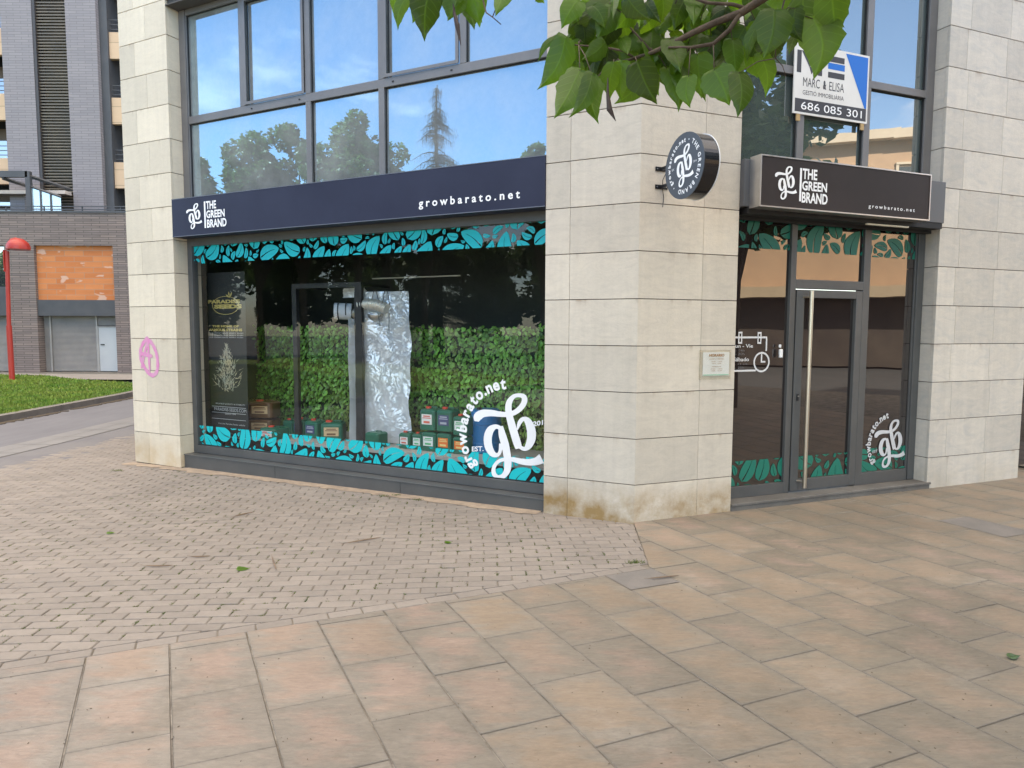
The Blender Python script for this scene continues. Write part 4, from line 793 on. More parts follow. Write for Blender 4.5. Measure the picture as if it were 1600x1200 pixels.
# opening hours plaque
s4=thing('hours_plaque',tuple(FR(.85,0,1.41)),'small clear plaque with opening hours paper screwed to the corner pillar','sign')
mb=MB(FR); mb.box(.655,1.015,-.012,-.008,1.27,1.545); mb.build('clear_plate',glass('clear acrylic',.02,(.95,.95,.93),k=.6),s4)
mb=MB(FR); mb.box(.702,.996,-.007,-.001,1.305,1.522); mb.build('paper',M_white,s4)
mb=MB(FR); text(mb,'HORARIO',.765,.935,1.482,1.507,-.0125,bold=.04); text(mb,'LUNES A VIERNES',.765,.93,1.455,1.466,-.0125)
for z,a,c in ((1.432,.79,.91),(1.414,.80,.90)): text(mb,'10:00 - 14:00',a,c,z,z+.009,-.0125)
text(mb,'S\u00c1BADOS',.80,.90,1.385,1.397,-.0125)
for z,a,c in ((1.364,.785,.915),(1.346,.79,.91)): text(mb,'10:00 - 13:30',a,c,z,z+.009,-.0125)
mb.build('lettering',mat('brown print',(.30,.16,.06),.6),s4)
mb=MB(FR); mb.box(.705,.993,-.0078,-.0072,1.308,1.318); mb.build('green_stripe',mat('pale green print',(.35,.6,.45),.6),s4)
for x,z in ((.668,1.532),(1.002,1.532),(.668,1.283),(1.002,1.283)):
    mb=MB(FR); mb.tube([(x,-.0125,z),(x,-.018,z)],.006,10); mb.build('screw',M_steel,s4)
# door sensor
s5=thing('door_sensor',tuple(FR(1.88,.15,1.46)),'small white door contact sensor fixed on the grey door post','sensor')
a=pr(1219,547,.15)
mb=MB(FR); mb.box(a[0]-.018,a[0]+.02,.135,.157,1.455,1.54); mb.build('case',M_white,s5,bevel=.006)
mb=MB(FR); mb.box(a[0]-.02,a[0]+.004,.145,.157,1.555,1.585); mb.build('magnet',M_white,s5,bevel=.003)
# estate agent sign
s6=thing('estate_agent_sign',tuple(FR(2.2,.13,4.15)),'white and blue estate agent board with a phone number on a dark band','sign')
DA=.134; ax0,ax1=pr(1236,150,.134)[0],pr(1353,140,.134)[0]; az0=pr(1300,182,.134)[1]; az1=pr(1300,73,.134)[1]
mb=MB(FR); mb.box(ax0,ax1,DA,DA+.012,az0,az1); mb.build('board',noisy('cream board',(.70,.68,.64),(.64,.62,.58),2,.5),s6)
mb=MB(FR); BZ=pr(1290,157,DA)[1]; rect(mb,ax0+.02,ax1-.02,az0+.02,BZ,DA-.001); mb.build('dark_band',mat('dark band',(.035,.033,.037),.5),s6)
mb=MB(FR); mb.poly([(pr(1318,76,DA)[0],DA-.0012,az1-.02),(ax1-.02,DA-.0012,az1-.02),(ax1-.02,DA-.0012,BZ+.002),(ax1-.045,DA-.0012,BZ+.002)]); b3=[pr(1120+x/4.444,y/4.444,DA) for x,y in ((755,438),(872,438))]
rect(mb,b3[0][0],b3[1][0],b3[0][1]-.03,b3[0][1]+.03,DA-.001); mb.build('blue_print',mat('blue print',(.0,.13,.52),.45),s6)
mb=MB(FR)
for y in (388,500):
    b3=[pr(1120+x/4.444,y/4.444,DA) for x,y in ((755,y),(870,y))]; rect(mb,b3[0][0],b3[1][0],b3[0][1]-.028,b3[0][1]+.028,DA-.001)
e0=pr(1120+755/4.444,388/4.444,DA); e1=pr(1120+755/4.444,500/4.444,DA); mx1=e0[0]-.07; zt_,zb_=e0[1]+.028,e1[1]-.028
for xx in (mx1-.055,mx1-.32): rect(mb,xx,xx+.055,zb_,zt_,DA-.001)
mb.poly([(mx1-.265,DA-.0008,zt_),(mx1-.21,DA-.0008,zt_),(mx1-.135,DA-.0008,zb_+.12),(mx1-.16,DA-.0008,zb_+.06)]); mb.poly([(mx1-.055,DA-.0008,zt_),(mx1-.16,DA-.0008,zb_+.06),(mx1-.135,DA-.0008,zb_+.0),(mx1-.055,DA-.0008,zt_-.1)])
x0,x1=pr(1251,125,DA)[0],pr(1315,140,DA)[0]; zt1=pr(1283,122,DA)[1]; zb1=pr(1283,136,DA)[1]
sp_=(x1-x0)
text(mb,'MARC',x0,x0+sp_*.40,zb1,zt1,DA-.001); text(mb,'&',x0+sp_*.48,x0+sp_*.56,zb1,zt1,DA-.001,bold=.05); text(mb,'ELISA',x0+sp_*.63,x1,zb1,zt1,DA-.001)
zc=(pr(1283,140,DA)[1]+pr(1283,149,DA)[1])/2; text(mb,'GESTI\u00d3 IMMOBILI\u00c0RIA',x0,x1,zc-.026,zc+.026,DA-.001); mb.build('lettering',mat('dark print',(.035,.033,.037),.5),s6)
mb=MB(FR); text(mb,'686 085 301',pr(1248,160,DA)[0],pr(1343,172,DA)[0],az0+.045,BZ-.025,DA-.0022); mb.build('phone_number',M_lit,s6)
for x,z in ((ax0+.07,az0-.03),(ax1-.06,az0-.03)):
    mb=MB(FR); mb.box(x-.02,x+.025,DA+.002,DA+.0145,z-.035,z+.029); mb.build('cardboard_pad',mat('cardboard',(.42,.29,.14),.9),s6)
# ================================================================ THINGS IN THE SHOP WINDOW
# artificial hedge panels
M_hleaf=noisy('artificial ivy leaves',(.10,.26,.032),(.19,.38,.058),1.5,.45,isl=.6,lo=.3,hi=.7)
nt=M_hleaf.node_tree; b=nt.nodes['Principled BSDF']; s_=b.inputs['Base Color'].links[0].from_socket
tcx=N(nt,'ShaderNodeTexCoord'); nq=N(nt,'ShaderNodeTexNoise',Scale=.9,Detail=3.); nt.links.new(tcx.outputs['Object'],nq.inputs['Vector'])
mq=N(nt,'ShaderNodeMixRGB'); nt.links.new(M(nt,'MULTIPLY',M(nt,'SUBTRACT',nq.outputs[0],.52),7.,clamp=True),mq.inputs[0]); nt.links.new(s_,mq.inputs[1]); mq.inputs[2].default_value=(.17,.16,.03,1); nt.links.new(mq.outputs[0],b.inputs['Base Color'])  # brownish patches: a reflection in the glass, painted into the leaf colour
M_hback=mat('dark green mesh backing',(.012,.03,.010),.9)
def hedge(x0,x1,z0,z1,d,label,seed):
    t=thing('artificial_hedge_panel',tuple(FL((x0+x1)/2,d,z0)),label,'hedge panel','leafy backdrop panels in the shop window')
    mb=MB(FL); mb.box(x0,x1,d,d+.02,z0,z1-.03); mb.build('backing',M_hback,t)
    rnd=random.Random(seed); mb=MB(FL); n=int((x1-x0)*(z1-z0)*1150)
    for i in range(n):
        x=rnd.uniform(x0,x1); z=rnd.uniform(z0,z1+rnd.uniform(-.03,.025)); dd=d-rnd.uniform(.0,.075); L=rnd.uniform(.045,.075); w=L*.62
        a=R_(rnd.gauss(-90,48)); tl=rnd.uniform(-.2,.9); ca,sa=math.cos(a),math.sin(a); tw=rnd.uniform(-.6,.6)
        def pt(u,v): return (x+u*ca-v*sa,dd-u*tl*.6-v*tw-(.0),z+u*sa+v*ca)
        mb.add([pt(0,0),pt(L*.35,w*.5),pt(L*.75,w*.36),pt(L,0),pt(L*.75,-w*.36),pt(L*.35,-w*.5),(x+L*.5*ca,dd-L*.5*tl*.6+.006,z+L*.5*sa)],[(0,1,6),(1,2,6),(2,3,6),(3,4,6),(4,5,6),(5,0,6)])
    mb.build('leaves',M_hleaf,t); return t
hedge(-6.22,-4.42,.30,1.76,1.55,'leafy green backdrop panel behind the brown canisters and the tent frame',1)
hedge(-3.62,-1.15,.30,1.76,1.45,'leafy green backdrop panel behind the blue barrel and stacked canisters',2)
# black banner
bn_=thing('roll_up_banner',tuple(FL(-5.55,.5,.3)),'tall black banner with gold lettering and a pale plant picture','banner')
DB=.50; bx0,bx1=-6.02,-5.33
mb=MB(FL); mb.box(bx0,bx1,DB,DB+.004,.34,2.45); mb.build('cloth',noisy('black banner cloth',(.012,.013,.012),(.02,.022,.02),2,.6),bn_)
mb=MB(FL); mb.box(bx0-.01,bx1+.01,DB-.05,DB+.06,.3005,.34); mb.build('base',M_black,bn_,bevel=.005)
zb_=lambda x,y:pl(300+x/4.138,430+y/4.138,DB-.003)
M_gold=noisy('gold print',(.42,.34,.11),(.36,.29,.09),6,.5)
mb=MB(FL); D=DB-.003
def tx(mb,s,xa,ya,xb,yb,D,bold=0.):
    p=zb_(xa,yb); q_=zb_(xb,ya); text(mb,s,p[0],q_[0],p[1],zb_(xa,ya)[1],D,bold=bold)
tx(mb,'PARADISE',100,176,305,200,D,.05); tx(mb,'SEEDS',140,205,318,232,D-.001,.06)
cxx,czz=zb_(212,210); rw=zb_(300,210)[0]-cxx; rh=zb_(212,150)[1]-czz
vs=[];n=40
for i in range(n):
    th=2*math.pi*i/n
    for s_ in (1,.955): vs.append((cxx+rw*s_*math.cos(th),D+.001,czz+rh*s_*math.sin(th)))
mb.add(vs,[(2*i,2*i+1,(2*i+3)%(2*n),(2*i+2)%(2*n)) for i in range(n)])
lx,lz=zb_(240,160)
for a in (60,105,150): mb.add([(lx,D-.001,lz),(lx+.05*math.cos(R_(a-14)),D-.001,lz+.05*math.sin(R_(a-14))),(lx+.085*math.cos(R_(a)),D-.001,lz+.085*math.sin(R_(a))),(lx+.05*math.cos(R_(a+14)),D-.001,lz+.05*math.sin(R_(a+14)))],[(0,1,2,3)])
tx(mb,'THE HOME OF',128,338,300,352,D,.05); tx(mb,'FAMOUS STRAINS',110,360,322,377,D,.05); mb.build('gold_lettering',M_gold,bn_)
mb=MB(FL)
for y in (385,398,412): tx(mb,'ICE CREAM WAPPA LA SHIVA'.replace('WAPPA LA SHIVA','HAZE BERRY KUSH'),112,y,328,y+8,D)
tx(mb,'RELIABLE QUALITY & STABILITY',155,838,345,848,D); tx(mb,'PARADISE-SEEDS.COM',146,868,352,888,D); tx(mb,'SINCE 1994',215,905,285,915,D); tx(mb,'Visit the Paradise Seeds website',172,966,345,976,D)
for y in (860,898,938):
    p=zb_(130,y); q_=zb_(350,y); rect(mb,p[0],q_[0],p[1]-.003,p[1]+.003,D)
mb.build('pale_lettering',mat('pale print',(.42,.43,.42),.6),bn_)
# printed pale plant : many thin curved strokes
mb=MB(FL); rnd=random.Random(12); px0,pz0=zb_(235,770); px1,pz1=zb_(220,475)
for i in range(420):
    t=rnd.random()**.8; z=pz0+(pz1-pz0)*t; wmax=.30*(math.sin(math.pi*min(1,.12+t*.95))**.8)*(1-.35*t); x=px0+(px1-px0)*t+rnd.gauss(0,wmax*.42)
    a=R_(90)-(x-px0)*4.2+rnd.gauss(0,.5); L=rnd.uniform(.04,.12)*(1-.4*t); w=rnd.uniform(.003,.009)
    if not bx0+.02<x+L*math.cos(a)<bx1-.02 or not bx0+.02<x<bx1-.02: continue
    mb.add([(x-w*math.sin(a),D-.0002-.0000015*i,z+w*math.cos(a)),(x+w*math.sin(a),D-.0002-.0000015*i,z-w*math.cos(a)),(x+L*math.cos(a),D-.0002-.0000015*i,z+L*math.sin(a))],[(0,1,2)])
mb.build('plant_print',noisy('pale plant print',(.36,.31,.20),(.22,.24,.20),9,.7,isl=.35),bn_)
# canisters
M_can=noisy('dark green canister plastic',(.012,.105,.062),(.018,.125,.075),3,.32)
M_canb=noisy('brown canister plastic',(.10,.052,.020),(.13,.066,.026),3,.32)
M_cap=mat('red cap',(.62,.06,.03),.4)
def rr(w,dp,z,r,x0=0):
    pts=[]
    for cx0,cy0,a0 in ((w/2-r,dp/2-r,0),(-w/2+r,dp/2-r,90),(-w/2+r,-dp/2+r,180),(w/2-r,-dp/2+r,270)):
        for k in range(4): th=R_(a0+k*30); pts.append((x0+cx0+r*math.cos(th),cy0+r*math.sin(th),z))
    return pts
LAB={'orange':((.72,.17,.03),(.75,.55,.2)),'white':((.66,.64,.60),(.60,.10,.06)),'navy':((.05,.06,.14),(.35,.36,.40)),'greenw':((.66,.66,.62),(.10,.38,.16)),'tan':((.55,.38,.20),(.16,.07,.03))}
def canister(w,dp,h,body,lab,cap=True,cname='canister'):
    t=thing(cname,(0,0,0)); r=w*.16
    mb=MB(); mb.loft([rr(w*.94,dp*.94,0,r),rr(w,dp,.012,r),rr(w,dp,h*.10,r),rr(w*.985,dp*.985,h*.115,r),rr(w,dp,h*.13,r),rr(w,dp,h*.80,r),rr(w*.97,dp*.97,h*.85,r),rr(w*.80,dp*.84,h*.905,r*.8),rr(w*.74,dp*.8,h*.92,r*.8)])
    mb.build('body',body,t,smooth=False,bevel=.002)
    mb=MB(); mb.tube([(w*.02,0,h*.90),(w*.04,0,h*.985),(w*.33,0,h*.985),(w*.36,0,h*.90)],h*.03,8); mb.build('handle',body,t,smooth=True)
    if cap:
        mb=MB(); mb.tube([(-w*.2,0,h*.915),(-w*.2,0,h*1.0)],w*.15,14); mb.build('cap',M_cap,t)
    if lab:
        a,c=LAB[lab]; ml=mat(lab+' label',a,.5); m2=mat(lab+' label print',c,.5)
        mb=MB(); mb.box(-w*.33,w*.33,-dp/2-.003,-dp/2-.0005,h*.26,h*.70); mb.build('label',ml,t)
        mb=MB(); 
        rnd=random.Random(hash(lab)%97)
        for z,hh,ww in ((.62,.05,.22),(.54,.035,.27),(.36,.09,.20)): mb.box(-w*ww,w*ww,-dp/2-.0045,-dp/2-.0032,h*z-h*hh/2,h*z+h*hh/2)
        mb.build('label_print',m2,t)
    return t
ROTL=math.atan2(nL.x*-1,nL.y)   # front of a canister faces out of the window
def put(o,u,vtop,vbot,d,z,label,grp,rot=0.):
    x=pl(u,(vtop+vbot)/2,d)[0]; o.location=FL(x,d,z); o.rotation_euler=(0,0,ROTL+rot); tag(o,label,'canister',grp)
protos={}
def can(u,vt,vb,wpx,d,z,h,lab,label,body='g',cap=True,rot=0.,dp=1.0):
    w=abs(pl(u+wpx/2,vb,d)[0]-pl(u-wpx/2,vb,d)[0])*.94; key=(body,lab,cap)
    if key not in protos: protos[key]=canister(.2,.2,.3,M_can if body=='g' else M_canb,lab,cap); o=protos[key]
    else: o=copy_tree(protos[key])
    o.scale=(w/.2,w/.2*dp,h/.3); put(o,u,vt,vb,d,z,label,'green canisters in the shop window' if body=='g' else 'brown canisters in the shop window',rot)
hp=lambda u,vt,d,z:max(.12,pl(u,vt,d)[1]-z)
Z0=.3005
can(456,662,689,15,1.05,Z0,.20,None,'small green canister mostly hidden by the left post of the tent frame',rot=.05)
can(475,657,689,19,1.0,Z0,.235,'navy','green canister with dark label just right of the tent frame post')
can(495,657,690,22,.95,Z0,.24,'navy','green canister with dark label in the middle of the row inside the tent frame',rot=-.03)
can(522,658,692,28,.9,Z0,.25,'tan','widest green canister at the right end of the row inside the tent frame',rot=.5)
can(430,672,693,26,.62,Z0,.16,'white','low green canister in front of the brown canisters, behind the leaf decal')
can(589,672,696,23,.72,Z0,.20,None,'plain green canister without cap at the foot of the silver sheet',cap=False)
can(638,672,698,19,.85,Z0,.20,'white','small green canister with white label nearest the silver sheet')
can(657,674,700,17,.85,Z0,.20,'greenw','small green canister second from the silver sheet')
can(677,670,701,24,.85,Z0,.245,'greenw','green canister with white and green label under the left upper one',cap=False)
can(700,673,703,24,.85,Z0,.245,'orange','green canister with orange label under the canister with dark label',cap=False)
can(675,632,670,25,.85,Z0+.246,.27,'white','upper green canister with white label left of the stack')
can(701,633,673,26,.85,Z0+.246,.275,'navy','upper green canister with dark blue label')
can(725,684,707,24,.85,Z0,.215,'orange','green canister with orange label beside the blue barrel',cap=False)
can(725,652,684,24,.85,Z0+.216,.235,'greenw','green canister standing on the one beside the blue barrel')
can(393,650,678,17,.95,Z0,.21,'tan','brown canister bottom left of the brown stack','b',cap=False)
can(414,652,678,30,.95,Z0,.21,'tan','brown canister bottom right of the brown stack','b',cap=False,rot=.35,dp=.9)
can(393,618,651,17,.95,Z0+.211,.24,'tan','brown canister top left of the brown stack','b',cap=False)
can(414,618,651,30,.95,Z0+.211,.235,'tan','brown canister top right of the brown stack with a red cap','b',rot=.35,dp=.9)
# blue barrel
xb=pl(760,690,1.05)[0]; br=thing('blue_barrel',tuple(FL(xb,1.05,Z0)),'blue plastic barrel behind the white script letters','barrel')
M_blue=noisy('blue drum plastic',(.008,.13,.33),(.012,.16,.38),2,.3)
secs=[]
for z,r in ((0,.165),(.02,.175),(.10,.178),(.105,.182),(.12,.182),(.125,.178),(.33,.178),(.335,.183),(.35,.183),(.355,.178),(.46,.176),(.49,.16),(.50,.15)): secs.append([(xb+r*math.cos(2*math.pi*k/32),1.05+r*math.sin(2*math.pi*k/32),Z0+z) for k in range(32)])
mb=MB(FL); mb.loft(secs); mb.build('drum',M_blue,br,smooth=False)
mb=MB(FL); mb.tube([(xb-.05,.98,Z0+.5),(xb-.05,.98,Z0+.525)],.03,14); mb.build('cap',M_black,br)
mb=MB(FL); mb.box(xb+.0,xb+.05,.865,.873,Z0+.43,Z0+.455); mb.build('label',M_alu,br)
# grow tent : black frame, reflective lining
tt=thing('grow_tent',tuple(FL(-3.9,.9,.3)),'open grow tent with black frame and crinkled silver lining','grow tent')
DT=.80
tl,tr=pl(461,560,DT)[0],pl(560,560,DT)[0]; tz=pl(505,452,DT)[1]
M_tent=noisy('black tent fabric',(.012,.012,.014),(.028,.028,.03),6,.45)
mb=MB(FL); rnd=random.Random(3)
def strap(mb,x,z0,z1,w,d):
    n=16; L=[]
    for i in range(n+1):
        z=z0+(z1-z0)*i/n; wx=rnd.gauss(0,.004); L.append([(x-w/2+wx,d,z),(x+w/2+wx,d,z),(x+w/2+wx*.5,d+.05,z),(x-w/2+wx*.5,d+.05,z)])
    mb.loft(L)
strap(mb,tl,Z0,tz,.075,DT); mb.build('front_post',M_tent,tt)
mb=MB(FL); strap(mb,tr,Z0,tz,.105,DT); mb.build('front_post',M_tent,tt)
mb=MB(FL); mb.box(tl-.037,tr+.05,DT,DT+.05,tz,tz+.06); mb.build('top_bar',M_tent,tt)
mb=MB(FL); mb.box(tl-.02,tl+.02,DT+.06,DT+.62,tz+.01,tz+.05); mb.build('side_bar',M_tent,tt); mb=MB(FL); mb.box(tr-.02,tr+.02,DT+.06,DT+.62,tz+.01,tz+.05); mb.build('side_bar',M_tent,tt)
m=mat('crinkled silver film',(.82,.84,.86),.38,metal=.5); nt=m.node_tree; b=nt.nodes['Principled BSDF']; tcc=N(nt,'ShaderNodeTexCoord')
v1=N(nt,'ShaderNodeTexVoronoi',Scale=6.,Randomness=1.); v1.feature='DISTANCE_TO_EDGE'
nz=N(nt,'ShaderNodeTexNoise',Scale=5.,Detail=6.,Roughness=.65,Distortion=1.2); mixv=N(nt,'ShaderNodeVectorMath',_operation='ADD'); nt.links.new(tcc.outputs['Object'],nz.inputs['Vector']); nt.links.new(tcc.outputs['Object'],mixv.inputs[0]); nt.links.new(nz.outputs['Color'],mixv.inputs[1]); nt.links.new(mixv.outputs[0],v1.inputs['Vector'])
bp=N(nt,'ShaderNodeBump',Strength=.7,Distance=.03); nt.links.new(M(nt,'ADD',M(nt,'MULTIPLY',M(nt,'MINIMUM',v1.outputs['Distance'],.12),5.),nz.outputs[0]),bp.inputs['Height']); nt.links.new(bp.outputs[0],b.inputs['Normal'])
M_foil=m
def foil(mb,x0,x1,z0,z1,d0,d1,nx,nz_,amp,seed,wob=.02):
    r=random.Random(seed); ph=[(r.uniform(2,22),r.uniform(2,26),r.uniform(0,6.3),r.uniform(.3,1)) for _ in range(16)]
    vs=[]
    for j in range(nz_+1):
        for i in range(nx+1):
            s,t=i/nx,j/nz_; x=x0+(x1-x0)*s; z=z0+(z1-z0)*t; h=sum(a*math.sin(fx*s+fz*t+p) for fx,fz,p,a in ph)/6
            vs.append((x+wob*math.sin(t*9+2)*(s-.2),d0+(d1-d0)*s+amp*h+r.gauss(0,amp*.10),z))
    mb.add(vs,[(j*(nx+1)+i,j*(nx+1)+i+1,(j+1)*(nx+1)+i+1,(j+1)*(nx+1)+i) for j in range(nz_) for i in range(nx)])
fx0,fx1=pl(566,600,DT+.1)[0],pl(641,600,DT+.2)[0]
mb=MB(FL); foil(mb,fx0,fx1,Z0+.01,pl(600,457,DT+.15)[1],DT+.10,DT+.2,26,70,.028,5); mb.build('silver_lining',M_foil,tt,smooth=True,label='crinkled silver sheet hanging right of the black frame')
mb=MB(FL); foil(mb,pl(546,600,DT+.1)[0],pl(556,600,DT+.1)[0],Z0+.01,pl(550,500,DT+.1)[1],DT+.09,DT+.3,8,50,.02,6); mb.build('silver_lining',M_foil,tt,smooth=True)
mb=MB(FL); foil(mb,pl(535,465,DT+.2)[0],pl(575,465,DT+.2)[0],tz-.12,tz+.0,DT+.2,DT+.14,12,6,.02,7); mb.build('silver_lining',M_foil,tt,smooth=True)
# filter and duct hanging in the tent
ft=thing('carbon_filter',tuple(FL(pl(532,488,1.0)[0],1.0,1.95)),'white cylinder filter hanging in the tent behind the black post','filter')
a=pl(522,488,.98); b_=pl(545,489,1.05)
mb=MB(FL); mb.tube([(a[0]-.0,.98,a[1]),(b_[0],1.1,b_[1])],.105,24); mb.build('body',noisy('white filter sleeve',(.62,.63,.64),(.52,.53,.54),5,.6),ft)
for t in (.2,.65): mb=MB(FL); xx=a[0]+(b_[0]-a[0])*t; mb.tube([(xx,.98+.12*t,a[1]),(xx+.012,.98+.12*t+.008,a[1])],.108,24); mb.build('strap',M_black,ft)
dk=thing('air_duct',tuple(FL(-3.4,.95,2.0)),'ribbed silver air duct hanging in front of the silver sheet','duct')
def duct(p0,p1,r,nr,bow=0):
    pts=[];rad=[]
    for i in range(nr*4+1):
        t=i/(nr*4); p=[p0[k]+(p1[k]-p0[k])*t for k in range(3)]; p[2]+=bow*math.sin(math.pi*t); pts.append(tuple(p)); rad.append(r*(1+.14*math.cos(i*math.pi/2)))
    return pts,rad
c_=pl(561,478,.86); e=pl(604,484,.9)
mb=MB(FL); p,r=duct((c_[0],.86,c_[1]),(e[0],.90,e[1]),.062,9,.03); mb.tube(p,r,20); mb.build('ribbed_tube',mat('ribbed aluminium duct',(.70,.66,.58),.45,metal=.6),dk)
c2_=pl(547,492,.95); e2=pl(566,487,.95)
mb=MB(FL); p,r=duct((c2_[0],1.08,c2_[1]),(e2[0],.93,e2[1]),.07,6,0); mb.tube(p,r,20); mb.build('ribbed_tube',mat('ribbed aluminium duct',(.70,.66,.58),.3,metal=.9),dk,smooth=True)
c3_=pl(585,492,.92); mb=MB(FL)
vs=[]
secs=[]
for i in range(8):
    th=i/7*math.pi/2; r_=.11*math.cos(th)+.004; secs.append([(c3_[0]+r_*math.cos(2*math.pi*k/24),.93+r_*.7*math.sin(2*math.pi*k/24),c3_[1]-.09*math.sin(th)) for k in range(24)])
mb.loft(secs); mb.build('reflector_bowl',M_alu,dk,smooth=True)
for u0,v0,u1,v1 in ((583,455,580,470),(586,455,590,470),(600,455,597,475),(604,455,608,478),(607,487,607,518),(590,492,593,511)):
    mb=MB(FL); p=pl(u0,v0,.84); q_=pl(u1,v1,.84); mb.tube([(p[0],.84,p[1]),(q_[0],.84,q_[1])],.004,6); mb.build('hanging_cord',M_black,dk)
# ceiling tube lamp
lt=thing('ceiling_tube_lamp',tuple(FL(-2.5,1.6,2.9)),'slim ceiling tube lamp inside the shop above the backdrop','lamp')
p0=pl(580,437,1.5); p1=pl(717,437,1.5)
mb=MB(FL); mb.box(p0[0],p1[0],1.5,1.53,p0[1]-.008,p0[1]+.006)
mb.build('tube',mat('pale lamp tube',(.5,.47,.4),.5),lt)
# ================================================================ BACKGROUND : dark brick apartment building
YB=26.4; YT=28.2
BB=thing('apartment_building',(-14,YB,0),'tall grey brick apartment building with dark louvre strip and bricked up opening','building')
m=mat('grey brown long brick',(.2,.2,.2),.8,spec=.2); nt=m.node_tree; b=nt.nodes['Principled BSDF']
def brickmat(name,c1,c2,mo,w,h,rough=.8,mort=.012,noise=.3,extra=None,bl=0.):
    m=mat(name,c1,rough,spec=.2); nt=m.node_tree; b=nt.nodes['Principled BSDF']
    tcx=N(nt,'ShaderNodeTexCoord'); sp=N(nt,'ShaderNodeSeparateXYZ'); nt.links.new(tcx.outputs['Object'],sp.inputs[0]); cb=N(nt,'ShaderNodeCombineXYZ')
    nt.links.new(M(nt,'ADD',sp.outputs[0],sp.outputs[1]),cb.inputs[0]); nt.links.new(sp.outputs[2],cb.inputs[1])
    br=N(nt,'ShaderNodeTexBrick'); br.inputs['Scale'].default_value=1; br.inputs['Brick Width'].default_value=w; br.inputs['Row Height'].default_value=h; br.inputs['Mortar Size'].default_value=mort; br.inputs['Mortar Smooth'].default_value=.1; br.inputs['Bias'].default_value=bl
    br.inputs['Color1'].default_value=(*c1,1); br.inputs['Color2'].default_value=(*c2,1); br.inputs['Mortar'].default_value=(*mo,1); nt.links.new(cb.outputs[0],br.inputs['Vector'])
    n1=N(nt,'ShaderNodeTexNoise',Scale=.9,Detail=6.,Roughness=.7); mp=N(nt,'ShaderNodeMapping'); mp.inputs['Scale'].default_value=(1,1,5); nt.links.new(tcx.outputs['Object'],mp.inputs[0]); nt.links.new(mp.outputs[0],n1.inputs['Vector'])
    hv=N(nt,'ShaderNodeHueSaturation'); nt.links.new(br.outputs[0],hv.inputs['Color']); nt.links.new(M(nt,'ADD',M(nt,'MULTIPLY',n1.outputs[0],noise*2),1-noise),hv.inputs['Value'])
    out=hv.outputs[0]
    if extra:
        n2=N(nt,'ShaderNodeTexNoise',Scale=1.5,Detail=2.); m2=N(nt,'ShaderNodeMapping'); m2.inputs['Scale'].default_value=(1,1,2.4); nt.links.new(tcx.outputs['Object'],m2.inputs[0]); nt.links.new(m2.outputs[0],n2.inputs['Vector'])
        f=M(nt,'MULTIPLY',M(nt,'SUBTRACT',n2.outputs[0],.615),25.,clamp=True); mx=N(nt,'ShaderNodeMixRGB'); nt.links.new(f,mx.inputs[0]); nt.links.new(out,mx.inputs[1]); mx.inputs[2].default_value=(*extra,1); out=mx.outputs[0]
    nt.links.new(out,b.inputs['Base Color']); return m
M_brick=brickmat('grey brown long brick',(.265,.213,.19),(.185,.155,.145),(.11,.095,.09),.62,.085)
M_brickT=brickmat('blue grey tower brick',(.285,.265,.275),(.25,.235,.25),(.20,.188,.195),.55,.10,noise=.12)
M_hollow=brickmat('orange hollow brick infill',(.50,.17,.06),(.60,.235,.09),(.42,.24,.15),.72,.21,mort=.012,noise=.22,extra=(.60,.38,.28))
M_concr=noisy('dark grey fascia',(.065,.068,.075),(.08,.082,.088),2,.6)
M_shut=noisy('galvanised shutter',(.40,.38,.36),(.33,.32,.31),2,.45,metal=.3)
M_peach=brickmat('peach stone cladding',(.62,.45,.30),(.58,.42,.28),(.40,.30,.2),1.2,.62,noise=.08,mort=.015)
M_win=glass('window glass',.35,base=(.04,.05,.06),k=1.)
X=lambda u,v,Y=YB: py(u,v,Y)[0]
Z=lambda v,Y=YB,u=100: py(u,v,Y)[1]
topz=Z(338); gz0=-.2
